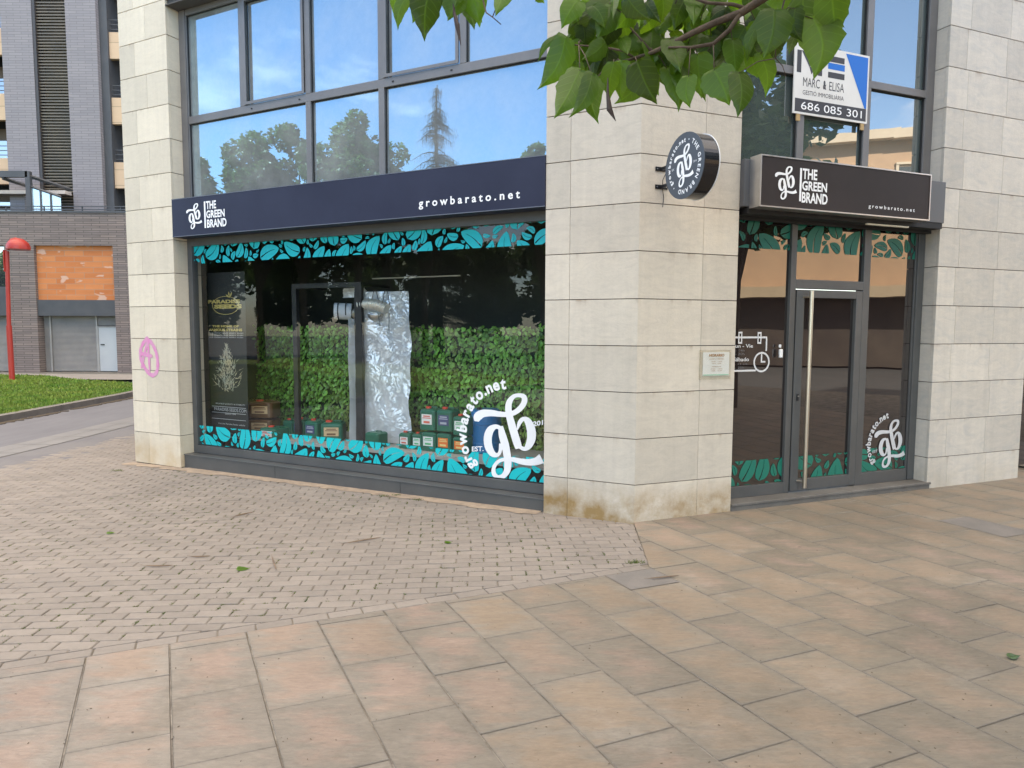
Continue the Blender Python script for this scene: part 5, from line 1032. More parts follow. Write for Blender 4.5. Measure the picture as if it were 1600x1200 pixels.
# bays : the one in view and one on each side
o0,o1=X(53,430),X(176,430); zi1,zi0,zf1,zf0=Z(389),Z(474),Z(475),Z(499)
bays=[(o0,o1),(o0-4.05,o0-1.12),(o0-8.1,o0-5.2)]
mb=MB()
xs=sorted(bays); prev=-46
for a,c in xs: mb.box(prev,a,YB,YB+.45,gz0,zi1); prev=c
mb.box(prev,8,YB,YB+.45,gz0,zi1); mb.box(-46,8,YB,YB+.45,zi1,topz); mb.build('podium_wall',M_brick,BB)
mb=MB(); mb.box(-46,8,YB-.04,YB+.5,topz,topz+.07); mb.build('coping',M_concr,BB)
mb=MB(); mb.box(-46,8,YB+1.2,YT+9,-.2,topz-.02); mb.build('podium_body',M_dark,BB)
for i,(a,c) in enumerate(bays):
    if i==0:
        mb=MB(); mb.box(a,c,YB+.14,YB+.3,zi0,zi1); mb.build('brick_infill',M_hollow,BB)
    else:
        mb=MB(); mb.box(a,c,YB+.25,YB+.3,zi0,zi1); w_=mb.build('window',M_win,BB); mb=MB(); mb.box(a,c,YB+.2,YB+.249,zi0,zi0+.5); mb.build('railing',M_concr,w_)
    mb=MB(); mb.box(a,c,YB+.05,YB+.45,zf0,zi0); mb.build('fascia',M_concr,BB)
    # shutter with corrugations
    s0=a+.28; s1=c-.95 if i==0 else c-.1; pts=[]
    n=46; zz0,zz1=.0,zf0
    mb=MB(); L=[]
    for k in range(n*2+1):
        z=zz0+(zz1-zz0)*k/(2*n); y=YB+.36+(.0 if k%2 else .028); L.append((y,z))
    vs=[];
    for y,z in L: vs+=[(a,y,z),(s1,y,z)]
    mb.add(vs,[(2*k,2*k+1,2*k+3,2*k+2) for k in range(2*n)]); sh=mb.build('roller_shutter',M_shut,BB)
    mb=MB(); mb.box(s0-.04,s0+.02,YB+.31,YB+.355,0,zf0); mb.build('guide_rail',M_shut,sh); mb=MB(); mb.box(s1,s1+.06,YB+.31,YB+.38,0,zf0); mb.build('guide_rail',M_shut,sh)
    if i==0:
        zd=Z(516)
        mb=MB(); vs=[]
        for y,z in L:
            if z>=zd+.03: vs+=[(s1+.06,y,z),(c,y,z)]
        mb.add(vs,[(2*k,2*k+1,2*k+3,2*k+2) for k in range(len(vs)//2-1)]); mb.box(c-.12,c,YB+.34,YB+.4,0,zd+.02); mb.build('shutter_panel',M_shut,sh)
        mb=MB(); mb.box(s1+.09,c-.14,YB+.33,YB+.37,.02,zd-.03); dr=mb.build('service_door',noisy('pale grey door',(.46,.49,.50),(.42,.44,.46),1,.5),BB)
        mb=MB(); e=.05; mb.box(s1+.061,s1+.089,YB+.31,YB+.37,0,zd+.02); mb.box(c-.14,c-.121,YB+.31,YB+.37,0,zd+.02); mb.box(s1+.089,c-.14,YB+.31,YB+.37,zd-.03,zd+.02); mb.build('frame',M_shut,dr)
        mb=MB(); mb.box(s1+.16,s1+.30,YB+.30,YB+.329,1.03,1.07); mb.build('handle',M_black,dr)
mb=MB(); mb.box(-46,8,YB-.3,YB+.45,-.22,-.02); mb.build('plinth',M_kerbt,BB)
# tower behind the terrace
TX=lambda u,v=250: py(u,v,YT)[0]
t0,t1,t2,t3=TX(9),TX(57),TX(109),TX(156); ZT=24.
mb=MB(); mb.box(t0,t1,YT,YT+.5,topz-.1,ZT); mb.box(t2,t3,YT,YT+.5,topz-.1,ZT); mb.box(t1-.01,t2+.01,YT+.5,YT+.6,topz-.1,ZT); mb.build('tower_wall',M_brickT,BB)
mb=MB(); mb.box(-40,8,YT+3.,YT+10,topz-.1,ZT); mb.box(-40,8,YB+2,YT+10,ZT,ZT+.3); mb.build('tower_body',M_dark,BB)
M_slat=noisy('bronze louvre slats',(.16,.125,.085),(.12,.10,.075),2,.4,metal=.3)
mb=MB(); z=topz+.05; 
while z<ZT: mb.box(t1+.12,t2-.02,YT+.10,YT+.16,z,z+.055); z+=.118
mb.build('louvre',M_slat,BB)
mb=MB(); mb.box(t1,t1+.12,YT+.02,YT+.5,topz,ZT); mb.box(t1+1.7,t1+1.75,YT+.17,YT+.2,topz,ZT); mb.build('louvre_frame',mat('dark louvre frame',(.05,.045,.045),.5),BB)
mb=MB(); mb.box(t1+.1,t2,YT+.42,YT+.44,topz,ZT); mb.build('louvre_backing',noisy('dark shaft wall',(.035,.03,.022),(.09,.072,.04),.5,.8),BB)
per=(Z(256,YT)-Z(154,YT))*-1
def pz(v): return Z(v,YT)
base=pz(297)    # bottom of a peach panel
ph=pz(256)-pz(297); per=pz(154)-pz(256)
mb=MB(); mb.box(t3,t3+.32,YT+.2,YT+3,topz,ZT); mb.build('return_wall',M_concr,BB)
for side_,x0,x1 in (('r',t3+.32,t3+4.4),('l',t0-4.5,t0)):
    off=0 if side_=='r' else pz(250)-pz(256)
    k=-1
    while base+per*k<ZT-1:
        z0=base+per*k+off; 
        if z0+ph>topz+.3:
            mb=MB(); mb.box(x0,x1,YT+.30,YT+.5,max(z0,topz),z0+ph); pp=mb.build('balcony_wall',M_peach,BB)
            mb=MB(); mb.box(x0,x1,YT+.5,YT+3,z0+ph-.16,z0+ph-.01); mb.build('balcony_slab',M_concr,pp)
            mb=MB(); zr=z0+ph
            for dz in (.12,.3,.48): mb.box(x0,x1,YT+.36,YT+.38,zr+dz,zr+dz+.03)
            xx=x0
            while xx<x1: mb.box(xx,xx+.03,YT+.381,YT+.40,zr,zr+.50); xx+=.9
            mb.build('railing',M_concr,pp)
        zw0,zw1=z0+ph,z0+per
        if zw1>topz+.3:
            mb=MB(); mb.box(x0,x1,YT+1.6,YT+1.65,max(zw0,topz),zw1); w_=mb.build('loggia_wall',noisy('brown loggia wall',(.17,.13,.105),(.14,.11,.09),2,.8),BB)
            mb=MB(); mb.box(x0+.15,x0+1.5 if side_=='r' else x1-.3,YT+1.55,YT+1.59,max(zw0,topz),zw1-.5); mb.build('window',M_win,w_)
            mb=MB(); mb.tube([(x0+.55,YT+1.2,zw1-.01),(x0+.55,YT+1.2,zw1-.25)],.012,6); mb.tube([(x0+.55,YT+1.2,zw1-.25),(x0+.55,YT+1.2,zw1-.33),(x0+.55,YT+1.2,zw1-.36)],[.05,.09,.04],12); mb.build('ceiling_lamp',mat('cream lamp shade',(.6,.5,.3),.6),w_)
        k+=1
# terrace railing
mb=MB()
for dz in (.95,.55,.28): mb.box(-24,-8,YB+.2,YB+.235 if dz>.9 else YB+.225,topz+dz*.27*1.0,topz+dz*.27+.035)
x=-23.6
while x<-8: mb.box(x,x+.04,YB+.236,YB+.27,topz+.07,topz+.28); x+=1.45
rl=mb.build('terrace_railing',M_concr,BB)
# taller railing as in view : about 0.3 m shows above the coping
# pergola and glass screen on the terrace
PG=thing('terrace_pergola',(-18,YB+.9,topz),'grey metal pergola with pale blue glass side panels on the brick terrace','pergola')
Yp=YB+.8; q5=lambda x,y:py(0+x/6.314,250+y/6.314,Yp)
mb=MB(); a=q5(250,160); c=q5(250,545); mb.box(a[0]-.09,a[0]+.09,Yp,Yp+.15,topz,a[1]+.05); mb.build('post',M_concr,PG)
a=q5(0,175);c=q5(250,180); mb=MB(); mb.box(-24,c[0],Yp,Yp+.15,c[1]-.1,c[1]+.14); mb.build('beam',M_concr,PG)
def barp(mb,x0,y0,x1,y1,w,yy): p=q5(x0,y0);q_=q5(x1,y1); mb.tube([(p[0],yy,p[1]),(q_[0],yy+1.2,q_[1])],w,4)
mb=MB(); barp(mb,250,190,520,275,.07,Yp+.05); mb.build('rafter',M_concr,PG)
mb=MB(); barp(mb,0,215,130,262,.07,Yp+.05); mb.build('rafter',M_concr,PG)
p=q5(270,300);q_=q5(575,405); pb=q5(270,545); qb=q5(575,545)
for i in range(3):
    s0,s1=i/3+.012,(i+1)/3-.012; xa,xb_=p[0]+(q_[0]-p[0])*s0,p[0]+(q_[0]-p[0])*s1; za,zb2=p[1]+(q_[1]-p[1])*s0,p[1]+(q_[1]-p[1])*s1
    mb=MB(); mb.add([(xa,Yp+.08,topz),(xb_,Yp+.08,topz),(xb_,Yp+.08,zb2),(xa,Yp+.08,za)],[(0,1,2,3)]); mb.build('glass_panel',glass('pale blue glass',.25,base=(.38,.52,.60),k=1),PG)
mb=MB(); mb.tube([(p[0]-.05,Yp+.08,p[1]+.04),(q_[0],Yp+.08,q_[1]+.04)],.045,4)
for i in (1,2): xa=p[0]+(q_[0]-p[0])*i/3; mb.box(xa-.03,xa+.03,Yp+.05,Yp+.11,topz,p[1]+(q_[1]-p[1])*i/3)
mb.build('glass_frame',M_concr,PG)
a=q5(0,275);c=q5(530,340); mb=MB(); mb.box(-24,c[0],Yp+.6,Yp+1.0,c[1],a[1]-.12); mb.build('rolled_awning',noisy('cream awning cloth',(.55,.48,.42),(.5,.44,.39),3,.8),PG)
a=q5(80,340);c=q5(235,545); mb=MB(); mb.box(a[0],c[0],YT-.2,YT-.05,topz,a[1]); mb.build('brick_pier',M_brick,PG)
# red street lamp
lb=gp(18,600,.10); 
SL=thing('street_lamp',tuple(lb),'red street lamp post with arched arm and domed shade on the lawn','street lamp')
Yl=lb.y; LQ=lambda x,y:py(x/2.667,350+y/2.667,Yl)
M_red=noisy('red lamp paint',(.42,.035,.022),(.36,.03,.02),3,.4)
top=LQ(25,130); bt=LQ(50,655); mid=LQ(38,440)
mb=MB(); mb.tube([(bt[0],Yl,lb.z-.1),(mid[0]-.02,Yl,mid[1])],.08,16); mb.tube([(mid[0]-.02,Yl,mid[1]),(top[0],Yl,top[1])],.06,16); mb.build('pole',M_red,SL,smooth=False)
mb=MB(); a=LQ(20,125); c=LQ(36,215); mb.box(a[0]-.05,c[0]-.10,Yl-.07,Yl+.07,c[1],a[1]); mb.build('sleeve',M_red,SL)
mb=MB(); mb.tube([( LQ(x,y)[0],Yl,LQ(x,y)[1]) for x,y in ((28,125),(30,100),(42,84),(60,79),(80,84),(92,95))],.05,10); mb.build('arm',M_red,SL)
cx0,cz0=LQ(72,116); rw=LQ(115,116)[0]-cx0; secs=[]
for i in range(9):
    th=i/8*math.pi/2; r_=rw*math.cos(th)+.003; secs.append([(cx0+r_*math.cos(2*math.pi*k/28),Yl+r_*math.sin(2*math.pi*k/28),cz0+.30*math.sin(th)) for k in range(28)])
mb=MB(); mb.loft([[(p_[0],p_[1],p_[2]-.05) for p_ in secs[0]]]+secs); mb.build('lamp_shade',M_red,SL,smooth=False)
# ================================================================ across the street, seen in the reflections
M_apr=noisy('apricot render',(.52,.34,.20),(.46,.30,.18),1,.85,fine=.06)
def dirp(az,D,z): return Vector((math.sin(R_(az))*D,math.cos(R_(az))*D,z))
OC=dirp(95,29.5,0); oa=R_(112-90-6)   # facade roughly facing the shop
ox=Vector((math.cos(-oa),math.sin(-oa),0)); 
fdir=dirp(-64,1,0); fx=Vector((-fdir.y,fdir.x,0))
def OF(x,d,z): return OC+fx*x-fdir*d+Vector((0,0,z))
AB=thing('apricot_building',tuple(OC),'sunlit apricot rendered house across the street, seen in the window reflections','building')
mb=MB(OF); mb.box(-5.5,7.5,0,9,3.2,10.2); mb.build('wall',M_apr,AB)
mb=MB(OF); mb.box(-14,20,.1,9,0,3.2); mb.build('ground_floor',noisy('brown shopfronts',(.055,.04,.032),(.10,.075,.055),.6,.5),AB)
mb=MB(OF); mb.box(7.5,20,1.,9,3.2,8.6); mb.build('wall',noisy('ochre render',(.50,.36,.20),(.46,.33,.19),1,.85),AB)
mb=MB(OF); mb.box(-6,8,-.5,9.4,10.2,10.6); mb.build('cornice',noisy('cream cornice',(.6,.5,.36),(.56,.46,.33),2,.8),AB)
mb=MB(OF); mb.box(-14,20,-1.2,.1,3.2,3.7); mb.build('canopy',noisy('ochre canopy',(.5,.38,.24),(.46,.35,.22),2,.8),AB)
for x in (-4,-2.2,.4,2.2,4.8,6.2):
    for z in (7.5,):
        mb=MB(OF); mb.box(x-.38,x+.38,-.03,.03,z,z+1.5); w_=mb.build('window',M_win,AB)
        mb=MB(OF); mb.box(x-.48,x-.38,-.06,.02,z-.1,z+1.6); mb.box(x+.38,x+.48,-.06,.02,z-.1,z+1.6); mb.box(x-.48,x+.48,-.08,.02,z+1.6,z+1.7); mb.box(x-.48,x+.48,-.1,.02,z-.2,z-.1); mb.build('frame',noisy('pale surround',(.66,.55,.40),(.6,.5,.36),2,.8),w_)
        
M_bark=noisy('brown bark',(.12,.085,.06),(.07,.05,.038),6,.9,stretch=(3,3,.6),bump=.6)
def leafmat(name,c1,c2,tr=.35,isl=.3,rough=.4):
    m=noisy(name,c1,c2,1.2,rough,isl=isl,lo=.3,hi=.7); nt=m.node_tree; b=nt.nodes['Principled BSDF']; o=[n for n in nt.nodes if n.type=='OUTPUT_MATERIAL'][0]
    t=N(nt,'ShaderNodeBsdfTranslucent'); src=b.inputs['Base Color'].links[0].from_socket
    hv=N(nt,'ShaderNodeHueSaturation'); hv.inputs['Value'].default_value=3.1; hv.inputs['Hue'].default_value=.485; nt.links.new(src,hv.inputs['Color']); nt.links.new(hv.outputs[0],t.inputs['Color'])
    mx=N(nt,'ShaderNodeMixShader'); mx.inputs[0].default_value=tr; nt.links.new(b.outputs[0],mx.inputs[1]); nt.links.new(t.outputs[0],mx.inputs[2]); nt.links.new(mx.outputs[0],o.inputs[0]); return m
M_far=leafmat('dark green foliage',(.035,.07,.018),(.06,.11,.03),.25)
M_ced=leafmat('cedar foliage',(.04,.065,.035),(.055,.08,.045),.15)
def crown(mb,c,rx,rz,n,size,rnd,clumps=16):
    cs=[]
    for _ in range(clumps):
        a=rnd.uniform(0,6.28); e=rnd.uniform(-.6,1); q=math.sqrt(max(0,1-e*e)); k=rnd.uniform(.45,.95); cs.append((c[0]+rx*k*q*math.cos(a),c[1]+rx*k*q*math.sin(a),c[2]+rz*k*e,rnd.uniform(.16,.36)*rx))
    for i in range(n):
        cc=rnd.choice(cs); v=Vector((rnd.gauss(0,1),rnd.gauss(0,1),rnd.gauss(0,.8))).normalized()*cc[3]*rnd.uniform(.5,1.05)**.6
        p=Vector(cc[:3])+v; a=Vector((rnd.gauss(0,1),rnd.gauss(0,1),rnd.gauss(0,.5))).normalized(); b_=a.cross(Vector((rnd.gauss(0,1),rnd.gauss(0,1),rnd.gauss(0,1)))).normalized(); s=size*rnd.uniform(.6,1.3)
        mb.add([tuple(p-a*s),tuple(p+b_*s*.45),tuple(p+a*s),tuple(p-b_*s*.45)],[(0,1,2,3)])
    return cs
def tree(x,y,h,rx,label,seed,n=9000,size=.17,grp='trees on the square behind the viewer'):
    rnd=random.Random(seed); b=Vector((x,y,0)); t=thing('plane_tree',tuple(b),label,'tree',grp); cz=h*.66; rz=h*.34
    mb=MB(); cs=crown(mb,(b.x,b.y,cz),rx*1.08,rz,n,size,rnd,34); mb.build('crown',M_far,t)
    mb=MB(); mb.tube([(b.x,b.y,-.1),(b.x+.1,b.y,h*.2),(b.x,b.y+.1,h*.5)],[.22,.17,.1],8)
    for c in cs[:9]: mb.tube([(b.x+.05,b.y,h*.3),((b.x+c[0])/2,(b.y+c[1])/2,(h*.35+c[2])/2+.3),c[:3]],[.09,.06,.02],5)
    mb.build('trunk',M_bark,t)
for i,(x,y,h,rx,l) in enumerate([(-29.2,3.6,10.9,2.2,'slim leafy tree furthest along the square'),(-29.9,.5,11.6,2.0,'open leafy tree second along the square'),(-28.5,-1.2,12.1,2.1,'tall leafy tree third along the square'),(-27.6,-3.7,12.6,2.3,'tallest dense leafy tree on the square'),(-28.4,-5.9,12.0,1.3,'slim tall leafy tree left of the cedar'),(-27.2,-7.4,10.2,1.3,'small leafy tree beside the cedar'),(-23.2,-12.2,11.6,1.2,'slim leafy tree right of the cedar'),(10.1,2.3,8.0,2.3,'leafy street tree near the shop, before the apricot house'),(19.5,-10.5,8.2,3.0,'leafy street tree beyond the apricot house')]): tree(x,y,h,rx,l+' (behind the viewer)',40+i)
for i,(x,y) in enumerate([(-41.3,7.5),(-41.9,2.5),(-40.5,-2),(-39.2,-6),(-37,-10),(-35,-14),(-32,-17.5),(-29,-21),(-44,12.5)]):
    b_=Vector((x,y,0)); rnd=random.Random(300+i); t=thing('evergreen_bush',tuple(b_),['tall dark evergreen bush, second from the brick building','tall dark evergreen bush, third from the brick building','tall dark evergreen bush, fourth from the brick building','tall dark evergreen bush, fifth from the brick building','tall dark evergreen bush behind the cedar','tall dark evergreen bush just past the cedar','tall dark evergreen bush, eighth from the brick building','tall dark evergreen bush furthest from the brick building','tall dark evergreen bush nearest the brick building'][i]+' (behind the viewer)','bush','evergreen bushes behind the viewer')
    mb=MB(); crown(mb,(b_.x,b_.y,4.2),3.7,4.8,5200,.30,rnd,26); mb.build('foliage',M_far,t)
# cedar
rnd=random.Random(77); cb_=Vector((-31.8,-10.9,0)); ct=thing('cedar_tree',tuple(cb_),'tall pointed cedar with drooping branches behind the viewer','tree')
mb=MB(); mf=MB(); Hc=16.4
mb.tube([(cb_.x,cb_.y,-.1),(cb_.x,cb_.y,Hc*.5),(cb_.x+.1,cb_.y,Hc)],[.35,.2,.03],8)
for i in range(190):
    t=rnd.uniform(.12,.99); z=Hc*t; L=(1-t)**.9*4.6*rnd.uniform(.55,1.1)+.15; a=rnd.uniform(0,6.28); dx,dy=math.cos(a),math.sin(a)
    P_=[(cb_.x+dx*L*s,cb_.y+dy*L*s,z+L*(.18*s-.55*s*s)) for s in (0,.3,.6,1)]
    mb.tube(P_,[.05,.035,.02,.01],4)
    for j in range(int(40*L+8)):
        s=rnd.uniform(.15,1); p=Vector((cb_.x+dx*L*s,cb_.y+dy*L*s,z+L*(.18*s-.55*s*s)))+Vector((rnd.gauss(0,.12),rnd.gauss(0,.12),-.02)); dl=rnd.uniform(.3,.8); w=.085
        mf.add([tuple(p+Vector((w,0,0))),tuple(p-Vector((w,w,0))),tuple(p+Vector((rnd.gauss(0,.06),rnd.gauss(0,.06),-dl)))],[(0,1,2)])
mb.build('trunk',M_bark,ct); mf.build('crown',M_ced,ct)
# ================================================================ the tree overhead
OT=thing('catalpa_tree',(2.6,-1.9,0),'catalpa tree whose leafy branches hang over the shop corner','tree')
M_cat=leafmat('catalpa leaves',(.030,.075,.004),(.060,.115,.006),.5,isl=.6,rough=.36)
nt=M_cat.node_tree; uvn=N(nt,'ShaderNodeUVMap'); spu=N(nt,'ShaderNodeSeparateXYZ'); nt.links.new(uvn.outputs[0],spu.inputs[0])
av=M(nt,'ABSOLUTE',spu.outputs[1]); rib=M(nt,'SUBTRACT',1.,M(nt,'MULTIPLY',av,24.),clamp=True)
sv=M(nt,'ABSOLUTE',M(nt,'SUBTRACT',M(nt,'FRACT',M(nt,'SUBTRACT',M(nt,'MULTIPLY',spu.outputs[0],6.5),M(nt,'MULTIPLY',av,2.6))),.5)); sv=M(nt,'SUBTRACT',1.,M(nt,'MULTIPLY',sv,11.),clamp=True)
vein=M(nt,'MAXIMUM',rib,M(nt,'MULTIPLY',sv,.6)); hvn=[n for n in nt.nodes if n.type=='HUE_SAT']
for h_ in hvn[:1]:
    src_=h_.inputs['Value'].links[0].from_socket; nt.links.new(M(nt,'ADD',src_,M(nt,'MULTIPLY',vein,.45)),h_.inputs['Value'])
bpl=N(nt,'ShaderNodeBump',Strength=.5,Distance=.002); nt.links.new(vein,bpl.inputs['Height']); nt.links.new(bpl.outputs[0],nt.nodes['Principled BSDF'].inputs['Normal'])
LUV=[]
rnd=random.Random(31)
def leaf(mb,base,tip,w,nrm,curl=.15,rnd=rnd,fold=.2,uvl=LUV):
    base=Vector(base); tip=Vector(tip); ax=tip-base; L=ax.length; ax.normalize(); n_=Vector(nrm); n_=(n_-ax*n_.dot(ax)).normalized(); sd=ax.cross(n_)
    # heart shaped outline with a pointed tip
    prof=[(-.04,0),(-.06,.20),(.02,.40),(.18,.50),(.38,.50),(.56,.40),(.72,.26),(.86,.10),(1,0)]
    pr0=prof; prof=[]
    for i in range(len(pr0)-1):
        for q in ((0,.5) if i<len(pr0)-2 else (0,.33,.66)): prof.append((pr0[i][0]+(pr0[i+1][0]-pr0[i][0])*q,pr0[i][1]+(pr0[i+1][1]-pr0[i][1])*q))
    prof.append(pr0[-1]); prof=[(t,hw*(1-.16*max(0,t-.55))) for t,hw in prof]
    k=rnd.uniform(-.14,.14); vs=[]; n=len(prof)
    jl=[rnd.uniform(.91,1.08) for _ in prof]; jr=[rnd.uniform(.91,1.08) for _ in prof]
    for i,(t,hw) in enumerate(prof):
        c=base+ax*(L*max(t,0))+n_*(-curl*L*(t*t))+sd*(k*L*math.sin(math.pi*max(t,0)))
        for s,j in ((-1,jl),(-.5,jl),(0,jl),(.5,jr),(1,jr)):
            q=c+sd*(s*hw*w*j[i])+n_*(fold*abs(s)*hw*w-.28*s*s*hw*w*(.5+t))+ (ax*(-.05*L) if (i<4 and abs(s)>.4) else Vector())
            vs.append(tuple(q+n_*(.012*L*math.sin(9*t+3*s))))
    mb.add(vs,[(i*5+j,i*5+j+1,(i+1)*5+j+1,(i+1)*5+j) for i in range(n-1) for j in range(4)])
    S_=(-1,-.5,0,.5,1)
    if uvl is not None:
        for i in range(n-1):
            for j in range(4): uvl.append([(prof[a][0],S_[b_]*prof[a][1]) for a,b_ in ((i,j),(i,j+1),(i+1,j+1),(i+1,j))])
    return base
LV=[ # base u,v  tip u,v  width px  distance  facing jitter
(632,-4,617,49,24,3.0),(667,-22,664,59,52,3.0),(703,-30,706,12,34,3.0),(722,-22,745,42,40,3.05),(690,-25,712,14,28,3.1),(738,-12,750,30,26,3.15),(788,-22,769,25,28,3.0),(836,-14,847,5,22,3.0),(650,-30,634,10,30,3.2),(702,-14,694,33,42,3.08),(652,-12,641,36,34,3.12),(728,-14,737,46,32,3.12),(622,-20,611,22,24,3.05),
(879,60,836,138,44,2.7),(868,56,838,92,12,2.68),(885,80,850,120,30,2.75),(947,3,893,52,44,2.75),(925,45,868,66,22,2.8),(957,12,930,57,40,2.7),(900,70,870,84,14,2.72),(940,66,905,92,30,2.8),(905,66,878,104,30,2.8),(920,80,890,112,30,2.85),
(902,110,862,182,52,2.65),(921,116,887,177,30,2.62),(928,122,932,187,34,2.6),(955,98,950,157,30,2.66),(968,96,966,158,30,2.72),(992,97,1024,161,52,2.6),(1000,110,962,157,34,2.75),(1012,78,1018,34,44,2.75),(985,52,1004,86,40,2.78),(975,-6,1010,28,34,2.7),(1028,-18,1026,34,32,2.7),(1062,-28,1062,34,40,2.68),(1038,105,1058,165,34,2.7),(1042,60,1060,110,36,2.75),
(1078,-20,1080,36,30,2.72),(1092,-8,1074,30,28,2.8),(1054,112,1057,165,34,2.75),(1072,118,1075,166,30,2.72),(1086,84,1092,152,48,2.66),(1112,108,1136,162,54,2.64),(1150,112,1151,175,38,2.6),(1184,82,1191,149,30,2.62),(1170,84,1180,120,28,2.7),
(1205,14,1188,82,58,2.55),(1188,26,1163,96,22,2.6),(1178,8,1200,52,30,2.65),(1244,46,1229,80,18,2.6),(1266,26,1266,119,64,2.5),(1292,-26,1303,62,52,2.52),(1252,-22,1262,42,44,2.6),(1205,-24,1218,18,40,2.6),(1160,40,1140,80,34,2.75),(1130,40,1118,84,34,2.8),(1105,55,1098,104,34,2.8),(1176,30,1178,62,26,2.7),(1238,10,1250,60,30,2.58),(1300,-10,1318,30,30,2.6),(1070,70,1062,120,34,2.8),(1020,80,1012,130,34,2.82),(1096,95,1110,150,36,2.72),(1060,96,1052,140,34,2.8),(1140,60,1150,112,34,2.7),(915,20,880,60,26,2.85),(960,60,968,108,34,2.8),(1090,30,1070,64,26,2.8),(1045,20,1020,54,26,2.85),(1128,18,1140,58,28,2.8)]
rnd=random.Random(8)
mb=MB(); mt=MB()
def branchpts(l): return [tuple(pd(u,v,D)) for u,v,D in l]
main=branchpts([(955,98,2.78),(985,90,2.76),(1013,81,2.74),(1050,64,2.72),(1080,48,2.7),(1108,35,2.68),(1155,16,2.66),(1200,-14,2.6),(1250,-70,2.5)])
BRL=[(main,[.004,.006,.008,.011,.012,.013,.015,.017,.02])]
BRL.append((branchpts([(1040,72,2.7),(1075,72,2.7),(1110,66,2.68),(1135,44,2.66),(1152,18,2.66)]),[.004,.006,.008,.009,.01]))
BRL.append((branchpts([(870,66,2.72),(900,70,2.73),(935,72,2.75),(970,78,2.76),(985,88,2.76)]),[.003,.003,.004,.005,.006]))
BRL.append((branchpts([(975,36,2.76),(990,52,2.75),(1015,80,2.74)]),[.003,.004,.005]))
BRL.append((branchpts([(1060,-12,2.7),(1100,2,2.68),(1140,4,2.66),(1160,10,2.66)]),[.005,.006,.007,.008]))
BRL.append((branchpts([(778,38,3.0),(765,27,3.02),(755,20,3.03),(750,0,3.05),(748,-30,3.05)]),[.002,.0025,.003,.004,.005]))
BRL.append((branchpts([(1224,116,2.6),(1219,100,2.6),(1208,88,2.6),(1207,60,2.6),(1215,20,2.6),(1225,-20,2.6)]),[.0012,.0015,.002,.002,.003,.004]))
BRL.append((branchpts([(600,-60,3.1),(680,-50,3.05),(760,-50,3.05),(860,-60,2.95),(1000,-90,2.8),(1200,-130,2.6)]),[.006,.008,.011,.014,.018,.024]))
for p,r in BRL: mt.tube(p,r,7)
# hand placed leaves around the picture's branch
for (u0,v0,u1,v1,wp,D) in LV:
    dj=rnd.uniform(-.08,.08); b_=pd(u0,v0,D+dj); t_=pd(u1,v1,D+dj+rnd.uniform(-.05,.05)); w=wp/F_PX*(D+dj)*1.02
    nrm=-ray((u0+u1)/2,(v0+v1)/2)+Vector((rnd.uniform(-.45,.45),0,rnd.uniform(-.1,.75)))
    leaf(mb,b_,t_,w,nrm,curl=rnd.uniform(.0,.22),rnd=rnd,fold=rnd.uniform(.0,.3))
    # leaf stalk towards the nearest twig
    best=min((q for p,_ in BRL for q in p),key=lambda q:(Vector(q)-b_).length)
    if (Vector(best)-b_).length<.9: mt.tube([tuple(b_),tuple((b_+Vector(best))/2+Vector((0,0,.015))),best],[.0015,.002,.0025],5)
# filler leaves between them
for _ in range(190):
    u=rnd.uniform(890,1225); v=rnd.uniform(-14,118)-abs(u-1060)*.07; D=rnd.uniform(2.72,3.0)
    if 1155<u and v>70: continue
    b_=pd(u,v,D); t_=pd(u+rnd.uniform(-28,28),v+rnd.uniform(18,48),D+rnd.uniform(-.08,.08))
    leaf(mb,b_,t_,rnd.uniform(20,38)/F_PX*D,-ray(u,v)+Vector((rnd.uniform(-1,1),0,rnd.uniform(-.3,1))),curl=rnd.uniform(0,.25),rnd=rnd,fold=rnd.uniform(0,.3))
# rest of the crown above and behind the camera
limbs=[]
TR=Vector((2.6,-1.9,0))
mt.tube([tuple(TR+Vector((0,0,-.1))),tuple(TR+Vector((.05,.02,1.2))),tuple(TR+Vector((-.05,.1,2.6)))],[.19,.15,.13],12)
fork=TR+Vector((-.05,.1,2.6))
ends=[Vector(main[-1]),pd(1200,-130,2.6)]+[TR+Vector((math.cos(a)*r,math.sin(a)*r,h)) for a,r,h in ((.55,4.3,6.0),(.95,5.2,6.8),(1.15,4.6,7.0),(.15,4.2,5.0),(.35,5.4,5.6),(0.0,3.2,4.4),(.8,3.2,5.0),(1.25,3.0,4.6),(.2,2.2,5.0),(1.0,1.7,5.6),(2.2,2.3,5.2),(3.0,2.8,4.8),(3.9,2.2,5.4),(4.8,2.4,5.2),(5.6,2.3,4.9),(1.6,.9,6.4),(4.2,.8,6.6),(2.7,1.4,4.2))]
for e_ in ends:
    m_=(fork+e_)/2+Vector((rnd.uniform(-.15,.15),rnd.uniform(-.15,.15),.25)); r1=.02 if e_ is ends[0] or e_ is ends[1] else .025
    mt.tube([tuple(fork),tuple(m_),tuple(e_)],[.085,.05,r1],8)
import itertools
def inview(p):
    v=p-Vector((0,0,H)); c,s=math.cos(PITCH),math.sin(PITCH); zc=v.y*c-v.z*s
    if zc<.05: return False
    yc=v.y*s+v.z*c; u=800+F_PX*v.x/zc; w=600-F_PX*yc/zc
    return -60<u<1660 and w>-45
cnt=0
